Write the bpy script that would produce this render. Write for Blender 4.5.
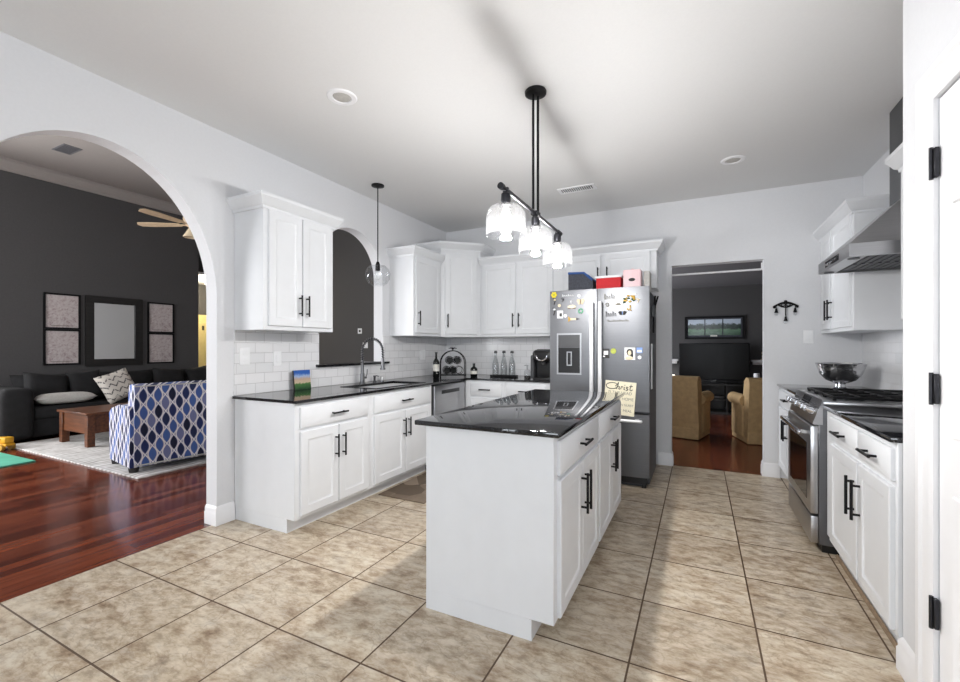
import bpy, bmesh, math, random
from mathutils import Matrix, Vector
random.seed(7)
PI = math.pi
SC = bpy.context.scene
COL = SC.collection
for o in list(bpy.data.objects):
    bpy.data.objects.remove(o, do_unlink=True)

# ------------------------------------------------------------------ camera, world, light, exposure
cam_d = bpy.data.cameras.new('camera')
cam_d.sensor_width = 36.0
cam_d.lens = 36.0 * 436.5 / 960.0
cam_d.shift_y = 5.9 / 960.0
cam_d.clip_start = 0.02
cam = bpy.data.objects.new('camera', cam_d)
cam.location = (0, 0, 1.27)
cam.rotation_euler = (PI / 2, 0, math.radians(26.64))
COL.objects.link(cam)
SC.camera = cam

world = bpy.data.worlds.new('sky')
SC.world = world
world.use_nodes = True
world.node_tree.nodes['Background'].inputs[0].default_value = (0.80, 0.88, 1.0, 1)
world.node_tree.nodes['Background'].inputs[1].default_value = 1.0

def area(name, loc, aim, sx, sy, watts, color=(1, 1, 1)):
    d = bpy.data.lights.new(name, 'AREA')
    d.shape = 'RECTANGLE'
    d.size, d.size_y, d.energy, d.color = sx, sy, watts, color
    o = bpy.data.objects.new(name, d)
    o.location = loc
    o.rotation_euler = (Vector(aim)).to_track_quat('-Z', 'Y').to_euler()
    COL.objects.link(o)
    return o

# daylight through the windows; kitchen and far-left living windows are unseen, added for fill
area('window_daylight_fill', (-1.88, -2.73, 1.35), (0, 1, 0), 0.6, 2.2, 30, (0.93, 0.97, 1.0))
area('window_daylight_fill', (-0.05, -2.73, 1.55), (0, 1, 0), 1.2, 1.7, 54, (0.93, 0.97, 1.0))
area('window_daylight_fill', (-6.3, -1.16, 1.7), (0, 1, 0), 2.6, 2.2, 130, (1.0, 0.98, 0.96))
area('window_daylight_fill', (-9.07, 0.4, 1.7), (1, 0, 0), 1.9, 2.2, 270, (1.0, 0.98, 0.96))  # fill from the added window in the far-left living wall
area('window_daylight_fill', (-3.05, 8.0, 1.25), (1, 0, 0), 1.8, 1.5, 130, (0.97, 0.98, 1.0))
SC.view_settings.view_transform = 'Standard'
SC.view_settings.look = 'None'
SC.view_settings.gamma = 1.0
SC.view_settings.use_curve_mapping = False
SC.view_settings.exposure = 0.16

# ------------------------------------------------------------------ materials
def s(r, g, b):
    f = lambda c: (c / 255 / 12.92) if c / 255 <= 0.04045 else ((c / 255 + 0.055) / 1.055) ** 2.4
    return (f(r), f(g), f(b), 1)

class NT:
    def __init__(self, name):
        self.m = bpy.data.materials.new(name)
        self.m.use_nodes = True
        self.t = self.m.node_tree
        self.p = self.t.nodes['Principled BSDF']
        self.out = self.t.nodes['Material Output']
    def n(self, typ, **kw):
        nd = self.t.nodes.new(typ)
        for k, v in kw.items():
            if k.startswith('i_'):
                nd.inputs[k[2:].replace('_', ' ')].default_value = v
            else:
                setattr(nd, k, v)
        return nd
    def l(self, a, b):
        self.t.links.new(a, b)
    def math(self, op, a, b=None, c=None):
        nd = self.n('ShaderNodeMath', operation=op)
        for i, v in enumerate((a, b, c)):
            if v is None: continue
            if isinstance(v, (int, float)): nd.inputs[i].default_value = v
            else: self.l(v, nd.inputs[i])
        return nd.outputs[0]
    def ramp(self, fac, stops):
        r = self.n('ShaderNodeValToRGB')
        e = r.color_ramp.elements
        while len(e) < len(stops): e.new(0.5)
        for i, (p, c) in enumerate(stops):
            e[i].position = p; e[i].color = c
        self.l(fac, r.inputs[0])
        return r.outputs[0]
    def mix(self, fac, a, b, mode='MIX'):
        nd = self.n('ShaderNodeMix', data_type='RGBA', blend_type=mode)
        for sock, v in ((nd.inputs[0], fac), (nd.inputs[6], a), (nd.inputs[7], b)):
            if isinstance(v, (int, float, tuple)): sock.default_value = v
            else: self.l(v, sock)
        return nd.outputs[2]
    def pos(self):
        g = self.n('ShaderNodeNewGeometry')
        return g.outputs['Position']
    def obj(self):
        return self.n('ShaderNodeTexCoord').outputs['Object']
    def xyz(self, v):
        q = self.n('ShaderNodeSeparateXYZ'); self.l(v, q.inputs[0]); return q.outputs
    def comb(self, x, y, z=0.0):
        q = self.n('ShaderNodeCombineXYZ')
        for i, v in enumerate((x, y, z)):
            if isinstance(v, (int, float)): q.inputs[i].default_value = v
            else: self.l(v, q.inputs[i])
        return q.outputs[0]
    def noise(self, vec, scale, detail=3, rough=0.5):
        q = self.n('ShaderNodeTexNoise')
        q.inputs['Scale'].default_value = scale
        q.inputs['Detail'].default_value = detail
        q.inputs['Roughness'].default_value = rough
        if vec is not None: self.l(vec, q.inputs['Vector'])
        return q.outputs[0]
    def scale(self, v, sc):
        q = self.n('ShaderNodeVectorMath', operation='MULTIPLY')
        self.l(v, q.inputs[0]); q.inputs[1].default_value = sc
        return q.outputs[0]
    def bump(self, h, strength, dist=0.01):
        b = self.n('ShaderNodeBump')
        b.inputs['Strength'].default_value = strength
        b.inputs['Distance'].default_value = dist
        self.l(h, b.inputs['Height'])
        self.l(b.outputs[0], self.p.inputs['Normal'])
    def setp(self, color=None, rough=None, metal=None, spec=None):
        if color is not None:
            if isinstance(color, tuple): self.p.inputs['Base Color'].default_value = color
            else: self.l(color, self.p.inputs['Base Color'])
        if rough is not None:
            if isinstance(rough, (int, float)): self.p.inputs['Roughness'].default_value = rough
            else: self.l(rough, self.p.inputs['Roughness'])
        if metal is not None: self.p.inputs['Metallic'].default_value = metal
        if spec is not None: self.p.inputs['Specular IOR Level'].default_value = spec

def simple(name, color, rough=0.5, metal=0.0, spec=None, var=0.0, vscale=30, bump=0.0):
    t = NT(name)
    t.setp(color, rough, metal, spec)
    if var or bump:
        nz = t.noise(t.obj(), vscale, 4)
        if var:
            lo = tuple(max(0, c * (1 - var)) for c in color[:3]) + (1,)
            hi = tuple(min(1, c * (1 + var)) for c in color[:3]) + (1,)
            t.setp(t.ramp(nz, [(0.3, lo), (0.7, hi)]))
        if bump: t.bump(nz, bump, 0.004)
    return t.m

M = {}
M['cab'] = simple('white_cabinet_paint', s(226, 228, 231), 0.32, var=0.015, vscale=9)
M['wall'] = simple('pale_grey_wall_paint', s(221, 222, 225), 0.7, var=0.012, vscale=60, bump=0.05)
M['ceil'] = simple('white_ceiling_paint', s(224, 224, 224), 0.85, var=0.01, vscale=80, bump=0.08)
M['trim'] = simple('white_trim_paint', s(236, 236, 238), 0.35, var=0.01, vscale=10)
M['dark'] = simple('charcoal_wall_paint', s(80, 79, 80), 0.75, var=0.05, vscale=40, bump=0.05)
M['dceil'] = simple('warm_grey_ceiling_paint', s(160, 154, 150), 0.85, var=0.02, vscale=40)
M['fceil'] = simple('grey_ceiling', s(110, 110, 114), 0.85, var=0.02, vscale=40)  # even mid grey, family room ceiling and living room vent
M['black'] = simple('black_metal', s(22, 22, 24), 0.42, 0.6, var=0.1)
M['blackplastic'] = simple('black_plastic', s(20, 20, 22), 0.3, var=0.08)
M['gunmetal'] = simple('gunmetal', s(58, 58, 62), 0.38, 0.85, var=0.1)
M['chrome'] = simple('chrome', s(205, 206, 210), 0.12, 1.0, var=0.02)
M['whiteplastic'] = simple('white_plastic', s(241, 242, 244), 0.35, var=0.01)
M['dkglass'] = simple('black_glass', s(14, 15, 18), 0.06, var=0.05)
M['rubber'] = simple('dark_grey_case', s(70, 71, 74), 0.5, var=0.04)
M['sofa'] = simple('black_upholstery', s(25, 25, 27), 0.92, var=0.25, vscale=14, bump=0.25)
M['tan'] = simple('tan_upholstery', s(184, 154, 110), 0.85, var=0.12, vscale=18, bump=0.2)
M['red'] = simple('red_plastic', s(200, 14, 28), 0.65, var=0.04)
M['pink'] = simple('pink_tin', s(238, 205, 208), 0.45, var=0.03)
M['denim'] = simple('blue_grey_canvas', s(70, 72, 80), 0.9, var=0.3, vscale=60, bump=0.2)
M['denimtrim'] = simple('blue_canvas_trim', s(48, 86, 150), 0.8, var=0.1)
M['cream'] = simple('cream_board', s(228, 221, 196), 0.6, var=0.03)
M['ink'] = simple('dark_ink', s(48, 46, 44), 0.7, var=0.05)
M['inkgrey'] = simple('grey_ink', s(120, 116, 104), 0.7, var=0.05)
M['yellow'] = simple('yellow_enamel', s(226, 205, 40), 0.5, var=0.1)
M['gold'] = simple('ochre_enamel', s(190, 150, 60), 0.5, var=0.15)
M['green'] = simple('green_enamel', s(92, 168, 128), 0.5, var=0.1)
M['dkgreen'] = simple('dark_green_enamel', s(34, 74, 48), 0.5, var=0.2)
M['lime'] = simple('lime_enamel', s(170, 178, 70), 0.5, var=0.15)
M['blue'] = simple('pale_blue_enamel', s(120, 150, 205), 0.5, var=0.1)
M['skin'] = simple('ivory_enamel', s(226, 210, 180), 0.5, var=0.05)
M['brown'] = simple('brown_enamel', s(104, 70, 44), 0.5, var=0.15)
M['toetrim'] = simple('tan_tile_edging', s(140, 120, 98), 0.5, var=0.15)
M['steelf'] = simple('dark_satin_nickel', s(128, 128, 131), 0.28, 1.0, var=0.03)
M['teal'] = simple('teal_foam_mat', s(70, 158, 132), 0.8, var=0.12, vscale=6)
M['toy'] = simple('yellow_toy_plastic', s(216, 160, 30), 0.45, var=0.08)
M['fan'] = simple('pale_fan_wood', s(200, 176, 146), 0.5, var=0.1)
M['brass'] = simple('antique_brass', s(150, 118, 80), 0.35, 0.7, var=0.1)
M['tvscreen'] = simple('matte_black_screen', s(12, 12, 14), 0.3, spec=0.25, var=0.05)
M['winebottle'] = simple('dark_bottle_glass', s(16, 18, 18), 0.08, var=0.1)
M['label'] = simple('paper_label', s(226, 224, 216), 0.7, var=0.06, vscale=90)
M['warmlitdoor'] = simple('warm_lit_white_door', s(228, 212, 150), 0.5, var=0.02)  # white door with the warm hall light put into its colour
M['pillow'] = simple('pale_grey_linen', s(186, 184, 180), 0.9, var=0.08, vscale=50, bump=0.15)

def emis(name, color, strength):
    t = NT(name)
    t.setp((0.8, 0.8, 0.8, 1), 0.3)
    t.p.inputs['Emission Color'].default_value = color
    t.p.inputs['Emission Strength'].default_value = strength
    return t.m
M['bulb'] = emis('lit_bulb', (1, 0.97, 0.93, 1), 22)
M['hallglow'] = emis('lit_globe', (1, 0.93, 0.8, 1), 4)

def glass(name, tint, refl=0.12, rough=0.02, haze=0.0):
    t = NT(name)
    tr = t.n('ShaderNodeBsdfTransparent'); tr.inputs[0].default_value = tint
    gl = t.n('ShaderNodeBsdfGlossy'); gl.inputs['Roughness'].default_value = rough
    lw = t.n('ShaderNodeLayerWeight'); lw.inputs[0].default_value = 0.35
    f = t.math('MULTIPLY_ADD', t.math('POWER', lw.outputs['Facing'], 3.0), 0.45, refl * 0.3)
    mx = t.n('ShaderNodeMixShader')
    t.l(f, mx.inputs[0]); t.l(tr.outputs[0], mx.inputs[1]); t.l(gl.outputs[0], mx.inputs[2])
    if haze:
        tl = t.n('ShaderNodeBsdfTranslucent'); tl.inputs[0].default_value = (0.9, 0.9, 0.92, 1)
        m2 = t.n('ShaderNodeMixShader'); m2.inputs[0].default_value = haze
        t.l(mx.outputs[0], m2.inputs[1]); t.l(tl.outputs[0], m2.inputs[2]); mx = m2
    t.l(mx.outputs[0], t.out.inputs[0])
    return t.m
M['glass'] = glass('clear_glass', (0.97, 0.975, 0.98, 1))
M['seeded'] = glass('seeded_clear_glass', (0.97, 0.975, 0.98, 1), 0.45, 0.04, 0.007)
M['pane'] = glass('window_pane', (0.98, 0.99, 1, 1), 0.05)
M['bottleglass'] = glass('grey_clear_glass', (0.92, 0.93, 0.935, 1), 0.2)

def steel(name, col, rough, vert=True):
    t = NT(name)
    v = t.scale(t.obj(), (4, 4, 420) if vert else (4, 4, 260))
    nz = t.noise(v, 1.0, 2)
    lo = tuple(c * 0.9 for c in col[:3]) + (1,)
    t.setp(t.ramp(nz, [(0.3, lo), (0.7, col)]), rough, 1.0)
    t.p.inputs['Anisotropic'].default_value = 0.5
    t.bump(nz, 0.22 if vert else 0.06, 0.001)
    return t.m
M['steel'] = steel('brushed_steel', s(118, 119, 122), 0.42)
M['bar'] = simple('satin_bar_steel', s(226, 227, 230), 0.4, 0.55, var=0.02)
M['steelh'] = steel('brushed_steel_across', s(186, 186, 188), 0.28, False)
M['hammered'] = None
t = NT('hammered_silver')
v = t.n('ShaderNodeTexVoronoi'); v.inputs['Scale'].default_value = 45
t.l(t.obj(), v.inputs['Vector'])
t.setp(s(205, 205, 207), 0.24, 1.0)
t.bump(v.outputs[0], 0.35, 0.005)
M['hammered'] = t.m

def tile_floor():
    t = NT('beige_stone_floor_tile')
    P = t.xyz(t.pos())
    u = t.math('ADD', P[0], 0.252 + 0.481 * 40)
    w = t.math('ADD', P[1], -1.836 + 0.4855 * 40)
    vec = t.comb(u, w)
    b = t.n('ShaderNodeTexBrick')
    b.offset = 0.0; b.squash = 1.0
    b.inputs['Scale'].default_value = 1.0
    b.inputs['Brick Width'].default_value = 0.481
    b.inputs['Row Height'].default_value = 0.4855
    b.inputs['Mortar Size'].default_value = 0.0042
    b.inputs['Mortar Smooth'].default_value = 0.1
    b.inputs['Bias'].default_value = 0.0
    b.inputs['Color1'].default_value = (0, 0, 0, 1)
    b.inputs['Color2'].default_value = (1, 1, 1, 1)
    t.l(vec, b.inputs['Vector'])
    # each tile shifts the cloud pattern so neighbouring tiles do not run on
    ix = t.math('FLOOR', t.math('DIVIDE', u, 0.481)); iy = t.math('FLOOR', t.math('DIVIDE', w, 0.4855))
    off = t.comb(t.math('MULTIPLY', ix, 3.17), t.math('MULTIPLY', iy, 5.71), t.math('MULTIPLY', t.math('ADD', ix, iy), 1.3))
    ad = t.n('ShaderNodeVectorMath', operation='ADD')
    t.l(t.scale(vec, (1.0, 1.5, 1)), ad.inputs[0]); t.l(off, ad.inputs[1])
    big = t.noise(ad.outputs[0], 4.5, 8, 0.66)
    mid = t.noise(t.scale(ad.outputs[0], (1.0, 1.3, 1)), 11, 8, 0.7)
    c1 = t.ramp(big, [(0.34, s(128, 104, 80)), (0.45, s(172, 153, 129)), (0.55, s(198, 184, 162)), (0.68, s(160, 148, 134))])
    c2 = t.ramp(mid, [(0.36, s(112, 90, 68)), (0.47, s(182, 165, 142)), (0.6, s(220, 211, 195))])
    c = t.mix(0.5, c1, c2)
    vein = t.n('ShaderNodeTexNoise'); vein.inputs['Scale'].default_value = 7; vein.inputs['Detail'].default_value = 5
    vein.inputs['Distortion'].default_value = 1.2
    t.l(ad.outputs[0], vein.inputs['Vector'])
    vm = t.ramp(t.math('ABSOLUTE', t.math('SUBTRACT', vein.outputs[0], 0.5)), [(0.0, (0.55, 0.55, 0.55, 1)), (0.03, (0, 0, 0, 1))])
    c = t.mix(t.math('MULTIPLY', vm, 0.6), c, s(118, 92, 66))
    tone = t.mix(0.10, c, b.outputs['Color'], 'OVERLAY')
    col = t.mix(b.outputs['Fac'], tone, s(88, 68, 50))
    t.setp(col, t.math('MULTIPLY_ADD', b.outputs['Fac'], 0.4, 0.36))
    h = t.math('SUBTRACT', t.math('MULTIPLY', mid, 0.15), b.outputs['Fac'])
    t.bump(h, 0.35, 0.003)
    return t.m
M['tile'] = tile_floor()

def subway(name, ax):
    t = NT(name)
    P = t.xyz(t.pos())
    u = t.math('ADD', P[ax], 20.0)
    vec = t.comb(u, t.math('ADD', P[2], -0.912 + 0.078 * 100))
    b = t.n('ShaderNodeTexBrick')
    b.offset = 0.5
    for k, v in (('Scale', 1.0), ('Brick Width', 0.156), ('Row Height', 0.078), ('Mortar Size', 0.0022), ('Mortar Smooth', 0.2), ('Bias', 0.0)):
        b.inputs[k].default_value = v
    b.inputs['Color1'].default_value = s(236, 236, 238)
    b.inputs['Color2'].default_value = s(228, 229, 231)
    b.inputs['Mortar'].default_value = s(196, 196, 198)
    t.l(vec, b.inputs['Vector'])
    t.setp(b.outputs['Color'], t.math('MULTIPLY_ADD', b.outputs['Fac'], 0.5, 0.14))
    t.bump(t.math('SUBTRACT', 1.0, b.outputs['Fac']), 0.5, 0.003)
    return t.m
M['subx'] = subway('white_subway_tile', 0)
M['suby'] = subway('white_subway_tile_side', 1)

def wood_floor():
    t = NT('red_brown_wood_floor')
    P = t.xyz(t.pos())
    vec = t.comb(t.math('ADD', P[1], 30), t.math('ADD', P[0], 30))
    b = t.n('ShaderNodeTexBrick'); b.offset = 0.37
    for k, v in (('Scale', 1.0), ('Brick Width', 1.1), ('Row Height', 0.083), ('Mortar Size', 0.0012), ('Mortar Smooth', 0.2), ('Bias', 0.0)):
        b.inputs[k].default_value = v
    b.inputs['Color1'].default_value = (0, 0, 0, 1); b.inputs['Color2'].default_value = (1, 1, 1, 1)
    b.inputs['Mortar'].default_value = (0, 0, 0, 1)
    t.l(vec, b.inputs['Vector'])
    g = t.noise(t.scale(vec, (2.5, 40, 1)), 1.0, 5, 0.6)
    f = t.mix(0.55, b.outputs['Color'], g)
    c = t.ramp(f, [(0.1, s(54, 22, 15)), (0.45, s(94, 42, 27)), (0.8, s(130, 68, 44))])
    c = t.mix(b.outputs['Fac'], c, s(34, 12, 8))
    t.setp(c, 0.17)
    t.bump(t.math('SUBTRACT', t.math('MULTIPLY', g, 0.2), b.outputs['Fac']), 0.12, 0.002)
    return t.m
M['wood'] = wood_floor()

def granite():
    t = NT('black_granite')
    o = t.obj()
    v = t.n('ShaderNodeTexVoronoi'); v.inputs['Scale'].default_value = 260; t.l(o, v.inputs['Vector'])
    n2 = t.noise(o, 130, 4, 0.7)
    sp = t.ramp(v.outputs['Color'], [(0.5, s(16, 16, 18)), (0.86, s(30, 30, 33)), (0.97, s(92, 93, 98))])
    c = t.mix(t.ramp(n2, [(0.52, (0, 0, 0, 1)), (0.72, (0.6, 0.6, 0.6, 1))]), sp, s(66, 66, 70))
    t.setp(c, 0.045, spec=0.62)
    return t.m
M['granite'] = granite()

def wood(name, a, b_, sc=(3, 30, 30), rough=0.4):
    t = NT(name)
    g = t.noise(t.scale(t.obj(), sc), 1.0, 5, 0.6)
    t.setp(t.ramp(g, [(0.3, a), (0.7, b_)]), rough)
    return t.m
M['tablewood'] = wood('rustic_brown_wood', s(58, 30, 16), s(112, 64, 34))
M['darkwood'] = wood('black_stained_wood', s(18, 17, 17), s(40, 38, 37))

def ogee():
    t = NT('blue_ogee_fabric')
    P = t.xyz(t.obj())
    u = t.math('ADD', t.math('ADD', P[0], P[1]), 5.0); w = P[2]
    ph = t.math('MULTIPLY', w, 2 * PI / 0.34)
    uu = t.math('DIVIDE', u, 0.125)
    def chain(uv, wave, phase_row):
        du = t.math('ABSOLUTE', t.math('SUBTRACT', uv, t.math('ROUND', uv)))
        a = t.math('MULTIPLY', t.math('ABSOLUTE', wave), 0.32)
        line = t.math('LESS_THAN', t.math('ABSOLUTE', t.math('SUBTRACT', du, a)), 0.04)
        inside = t.math('LESS_THAN', du, t.math('SUBTRACT', a, 0.08))
        row = t.math('FLOOR', t.math('ADD', t.math('DIVIDE', ph, PI), phase_row))
        k = t.math('FLOORED_MODULO', t.math('ADD', t.math('ROUND', uv), t.math('MULTIPLY', row, 2)), 3)
        return line, inside, t.math('DIVIDE', k, 3)
    l1, in1, k1 = chain(uu, t.math('SINE', ph), 0.0)
    l2, in2, k2 = chain(t.math('ADD', uu, 0.5), t.math('COSINE', ph), 0.5)
    c1 = t.ramp(k1, [(0.0, s(20, 24, 52)), (0.3, s(26, 34, 80)), (0.6, s(66, 92, 154))])
    c2 = t.ramp(k2, [(0.0, s(112, 118, 158)), (0.3, s(22, 26, 58)), (0.6, s(70, 98, 160))])
    c = t.mix(in2, s(128, 132, 166), c2)
    c = t.mix(in1, c, c1)
    c = t.mix(t.math('MAXIMUM', l1, l2), c, s(224, 222, 222))
    t.setp(c, 0.9)
    t.bump(t.noise(t.obj(), 260, 2), 0.2, 0.002)
    return t.m
M['ogee'] = ogee()

def ikat():
    t = NT('cream_diamond_pillow_fabric')
    P = t.xyz(t.obj())
    a = t.math('PINGPONG', t.math('MULTIPLY', P[0], 1.0), 0.055)
    q = t.math('FRACT', t.math('DIVIDE', t.math('ADD', P[2], t.math('ADD', a, 3.0)), 0.095))
    line = t.math('LESS_THAN', q, 0.27)
    nz = t.noise(t.obj(), 60, 3)
    ln = t.math('MULTIPLY', line, t.math('GREATER_THAN', nz, 0.44))
    t.setp(t.mix(ln, s(214, 208, 200), s(96, 92, 92)), 0.9)
    return t.m
M['ikat'] = ikat()

def rugm():
    t = NT('pale_grey_woven_rug')
    P = t.pos()
    n1 = t.noise(P, 5, 5, 0.7); n2 = t.noise(P, 90, 2)
    w = t.n('ShaderNodeTexWave'); w.inputs['Scale'].default_value = 4; w.inputs['Distortion'].default_value = 6
    t.l(P, w.inputs['Vector'])
    f = t.math('ADD', t.math('MULTIPLY', n1, 0.7), t.math('MULTIPLY', w.outputs['Fac'], 0.3))
    t.setp(t.ramp(f, [(0.3, s(150, 146, 142)), (0.5, s(196, 194, 192)), (0.75, s(222, 221, 220))]), 0.95)
    t.bump(n2, 0.5, 0.004)
    return t.m
M['rug'] = rugm()

def printm():
    t = NT('printed_pinkish_sketch')
    P = t.obj()
    n1 = t.noise(P, 9, 8, 0.75); n2 = t.noise(P, 40, 4, 0.7)
    f = t.math('MULTIPLY', n1, n2)
    t.setp(t.ramp(f, [(0.14, s(150, 132, 132)), (0.2, s(190, 177, 177)), (0.3, s(206, 198, 197))]), 0.25)
    return t.m
M['print'] = printm()

def landscape():
    t = NT('landscape_prints')
    P = t.xyz(t.obj())
    n1 = t.noise(t.obj(), 16, 5, 0.7)
    h = t.math('ADD', P[2], t.math('MULTIPLY', t.math('SUBTRACT', n1, 0.5), 0.16))
    t.setp(t.ramp(t.math('MULTIPLY_ADD', h, 3.2, 0.5), [(0.1, s(60, 92, 70)), (0.36, s(96, 134, 104)), (0.46, s(36, 52, 44)), (0.68, s(60, 76, 70)), (0.78, s(190, 204, 220))]), 0.2)
    return t.m
M['landscape'] = landscape()

def cardm():
    t = NT('painted_village_scene')
    P = t.xyz(t.obj())
    n1 = t.noise(t.obj(), 40, 4, 0.7)
    h = t.math('ADD', P[2], t.math('MULTIPLY', t.math('SUBTRACT', n1, 0.5), 0.07))
    t.setp(t.ramp(t.math('MULTIPLY', h, 6.0), [(0.05, s(28, 66, 36)), (0.3, s(66, 112, 56)), (0.36, s(196, 176, 150)), (0.55, s(186, 160, 140)), (0.68, s(150, 176, 214)), (0.82, s(38, 88, 168))]), 0.4)
    return t.m
M['card'] = cardm()

def matm():
    t = NT('stone_pattern_mat')
    v = t.n('ShaderNodeTexVoronoi'); v.inputs['Scale'].default_value = 5.5
    t.l(t.obj(), v.inputs['Vector'])
    n1 = t.noise(t.obj(), 40, 4)
    c = t.ramp(v.outputs['Color'], [(0.2, s(84, 70, 56)), (0.5, s(124, 108, 92)), (0.8, s(150, 134, 118))])
    t.setp(t.mix(t.math('MULTIPLY', n1, 0.5), c, s(88, 76, 64)), 0.8)
    return t.m
M['mat'] = matm()

t = NT('mirror_glass'); t.setp(s(228, 230, 232), 0.02, 1.0); M['mirror'] = t.m

# ------------------------------------------------------------------ mesh helpers
class B:
    def __init__(self):
        self.bm = bmesh.new()
        self.mats = []
        self.mi = 0
        self.X = Matrix.Identity(4)
    def mat(self, name):
        m = M[name]
        if m not in self.mats: self.mats.append(m)
        self.mi = self.mats.index(m)
        return self
    def absorb(self, b):
        vs = {}
        for v in b.verts: vs[v] = self.bm.verts.new(self.X @ v.co)
        for f in b.faces:
            try:
                nf = self.bm.faces.new([vs[v] for v in f.verts]); nf.material_index = self.mi
            except ValueError: pass
        b.free()
    def raw(self, verts, faces):
        vs = [self.bm.verts.new(self.X @ Vector(v)) for v in verts]
        for f in faces:
            try:
                nf = self.bm.faces.new([vs[i] for i in f]); nf.material_index = self.mi
            except ValueError: pass
    def box(self, x0, x1, y0, y1, z0, z1, bev=0.0, seg=1):
        b = bmesh.new()
        bmesh.ops.create_cube(b, size=1, matrix=Matrix.Translation(((x0 + x1) / 2, (y0 + y1) / 2, (z0 + z1) / 2)) @ Matrix.Diagonal((x1 - x0, y1 - y0, z1 - z0, 1)))
        if bev > 0:
            bev = min(bev, 0.49 * min(x1 - x0, y1 - y0, z1 - z0))
            bmesh.ops.bevel(b, geom=list(b.edges), offset=bev, segments=seg, affect='EDGES', profile=0.5)
        self.absorb(b)
    def cyl(self, p0, p1, r0, r1=None, seg=20, caps=True):
        r1 = r0 if r1 is None else r1
        p0, p1 = Vector(p0), Vector(p1)
        d = p1 - p0
        b = bmesh.new()
        q = d.to_track_quat('Z', 'Y').to_matrix().to_4x4()
        bmesh.ops.create_cone(b, cap_ends=caps, segments=seg, radius1=r0, radius2=r1, depth=d.length, matrix=Matrix.Translation((p0 + p1) / 2) @ q)
        self.absorb(b)
    def lathe(self, c, prof, seg=28):
        v, f = [], []
        n = len(prof)
        for i in range(seg):
            a = 2 * PI * i / seg
            for r, z in prof: v.append((c[0] + r * math.cos(a), c[1] + r * math.sin(a), c[2] + z))
        for i in range(seg):
            j = (i + 1) % seg
            for k in range(n - 1): f.append((i * n + k, j * n + k, j * n + k + 1, i * n + k + 1))
        b = bmesh.new()
        vs = [b.verts.new(x) for x in v]
        for q in f: b.faces.new([vs[i] for i in q])
        bmesh.ops.remove_doubles(b, verts=b.verts, dist=1e-5)
        bmesh.ops.recalc_face_normals(b, faces=b.faces)
        self.absorb(b)
    def sphere(self, c, rx, ry=None, rz=None, seg=20):
        ry = rx if ry is None else ry; rz = rx if rz is None else rz
        b = bmesh.new()
        bmesh.ops.create_uvsphere(b, u_segments=seg, v_segments=max(8, seg // 2), radius=1, matrix=Matrix.Translation(c) @ Matrix.Diagonal((rx, ry, rz, 1)))
        self.absorb(b)
    def tube(self, pts, r, seg=8, closed=False):
        pts = [Vector(p) for p in pts]
        n = len(pts)
        rs = r if isinstance(r, (list, tuple)) else [r] * n
        v, f = [], []
        prev = None
        for i, p in enumerate(pts):
            if closed: tg = pts[(i + 1) % n] - pts[i - 1]
            else: tg = pts[min(i + 1, n - 1)] - pts[max(i - 1, 0)]
            tg.normalize()
            if prev is None:
                nrm = tg.orthogonal().normalized()
            else:
                nrm = prev - tg * prev.dot(tg)
                nrm = nrm.normalized() if nrm.length > 1e-6 else tg.orthogonal().normalized()
            prev = nrm
            bn = tg.cross(nrm)
            for k in range(seg):
                a = 2 * PI * k / seg
                v.append(p + (nrm * math.cos(a) + bn * math.sin(a)) * rs[i])
        for i in range(n if closed else n - 1):
            j = (i + 1) % n
            for k in range(seg):
                l = (k + 1) % seg
                f.append((i * seg + k, i * seg + l, j * seg + l, j * seg + k))
        if not closed:
            f.append(tuple(range(seg - 1, -1, -1)))
            f.append(tuple((n - 1) * seg + k for k in range(seg)))
        self.raw(v, f)
    def prism(self, poly, h0, h1, mp=lambda u, v, w: (u, v, w)):
        n = len(poly)
        v = [mp(p[0], p[1], h0) for p in poly] + [mp(p[0], p[1], h1) for p in poly]
        f = [tuple(range(n - 1, -1, -1)), tuple(range(n, 2 * n))] + [(i, (i + 1) % n, n + (i + 1) % n, n + i) for i in range(n)]
        self.raw(v, f)
    def rects(self, loops, cap0=True, cap1=True):
        """loft of axis rectangles (x0,x1,z0,z1,y)"""
        v, f = [], []
        for x0, x1, z0, z1, y in loops:
            v += [(x0, y, z0), (x1, y, z0), (x1, y, z1), (x0, y, z1)]
        for i in range(len(loops) - 1):
            for k in range(4):
                l = (k + 1) % 4
                f.append((i * 4 + k, i * 4 + l, i * 4 + 4 + l, i * 4 + 4 + k))
        if cap0: f.append((3, 2, 1, 0))
        if cap1:
            q = 4 * (len(loops) - 1); f.append((q, q + 1, q + 2, q + 3))
        self.raw(v, f)
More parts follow.
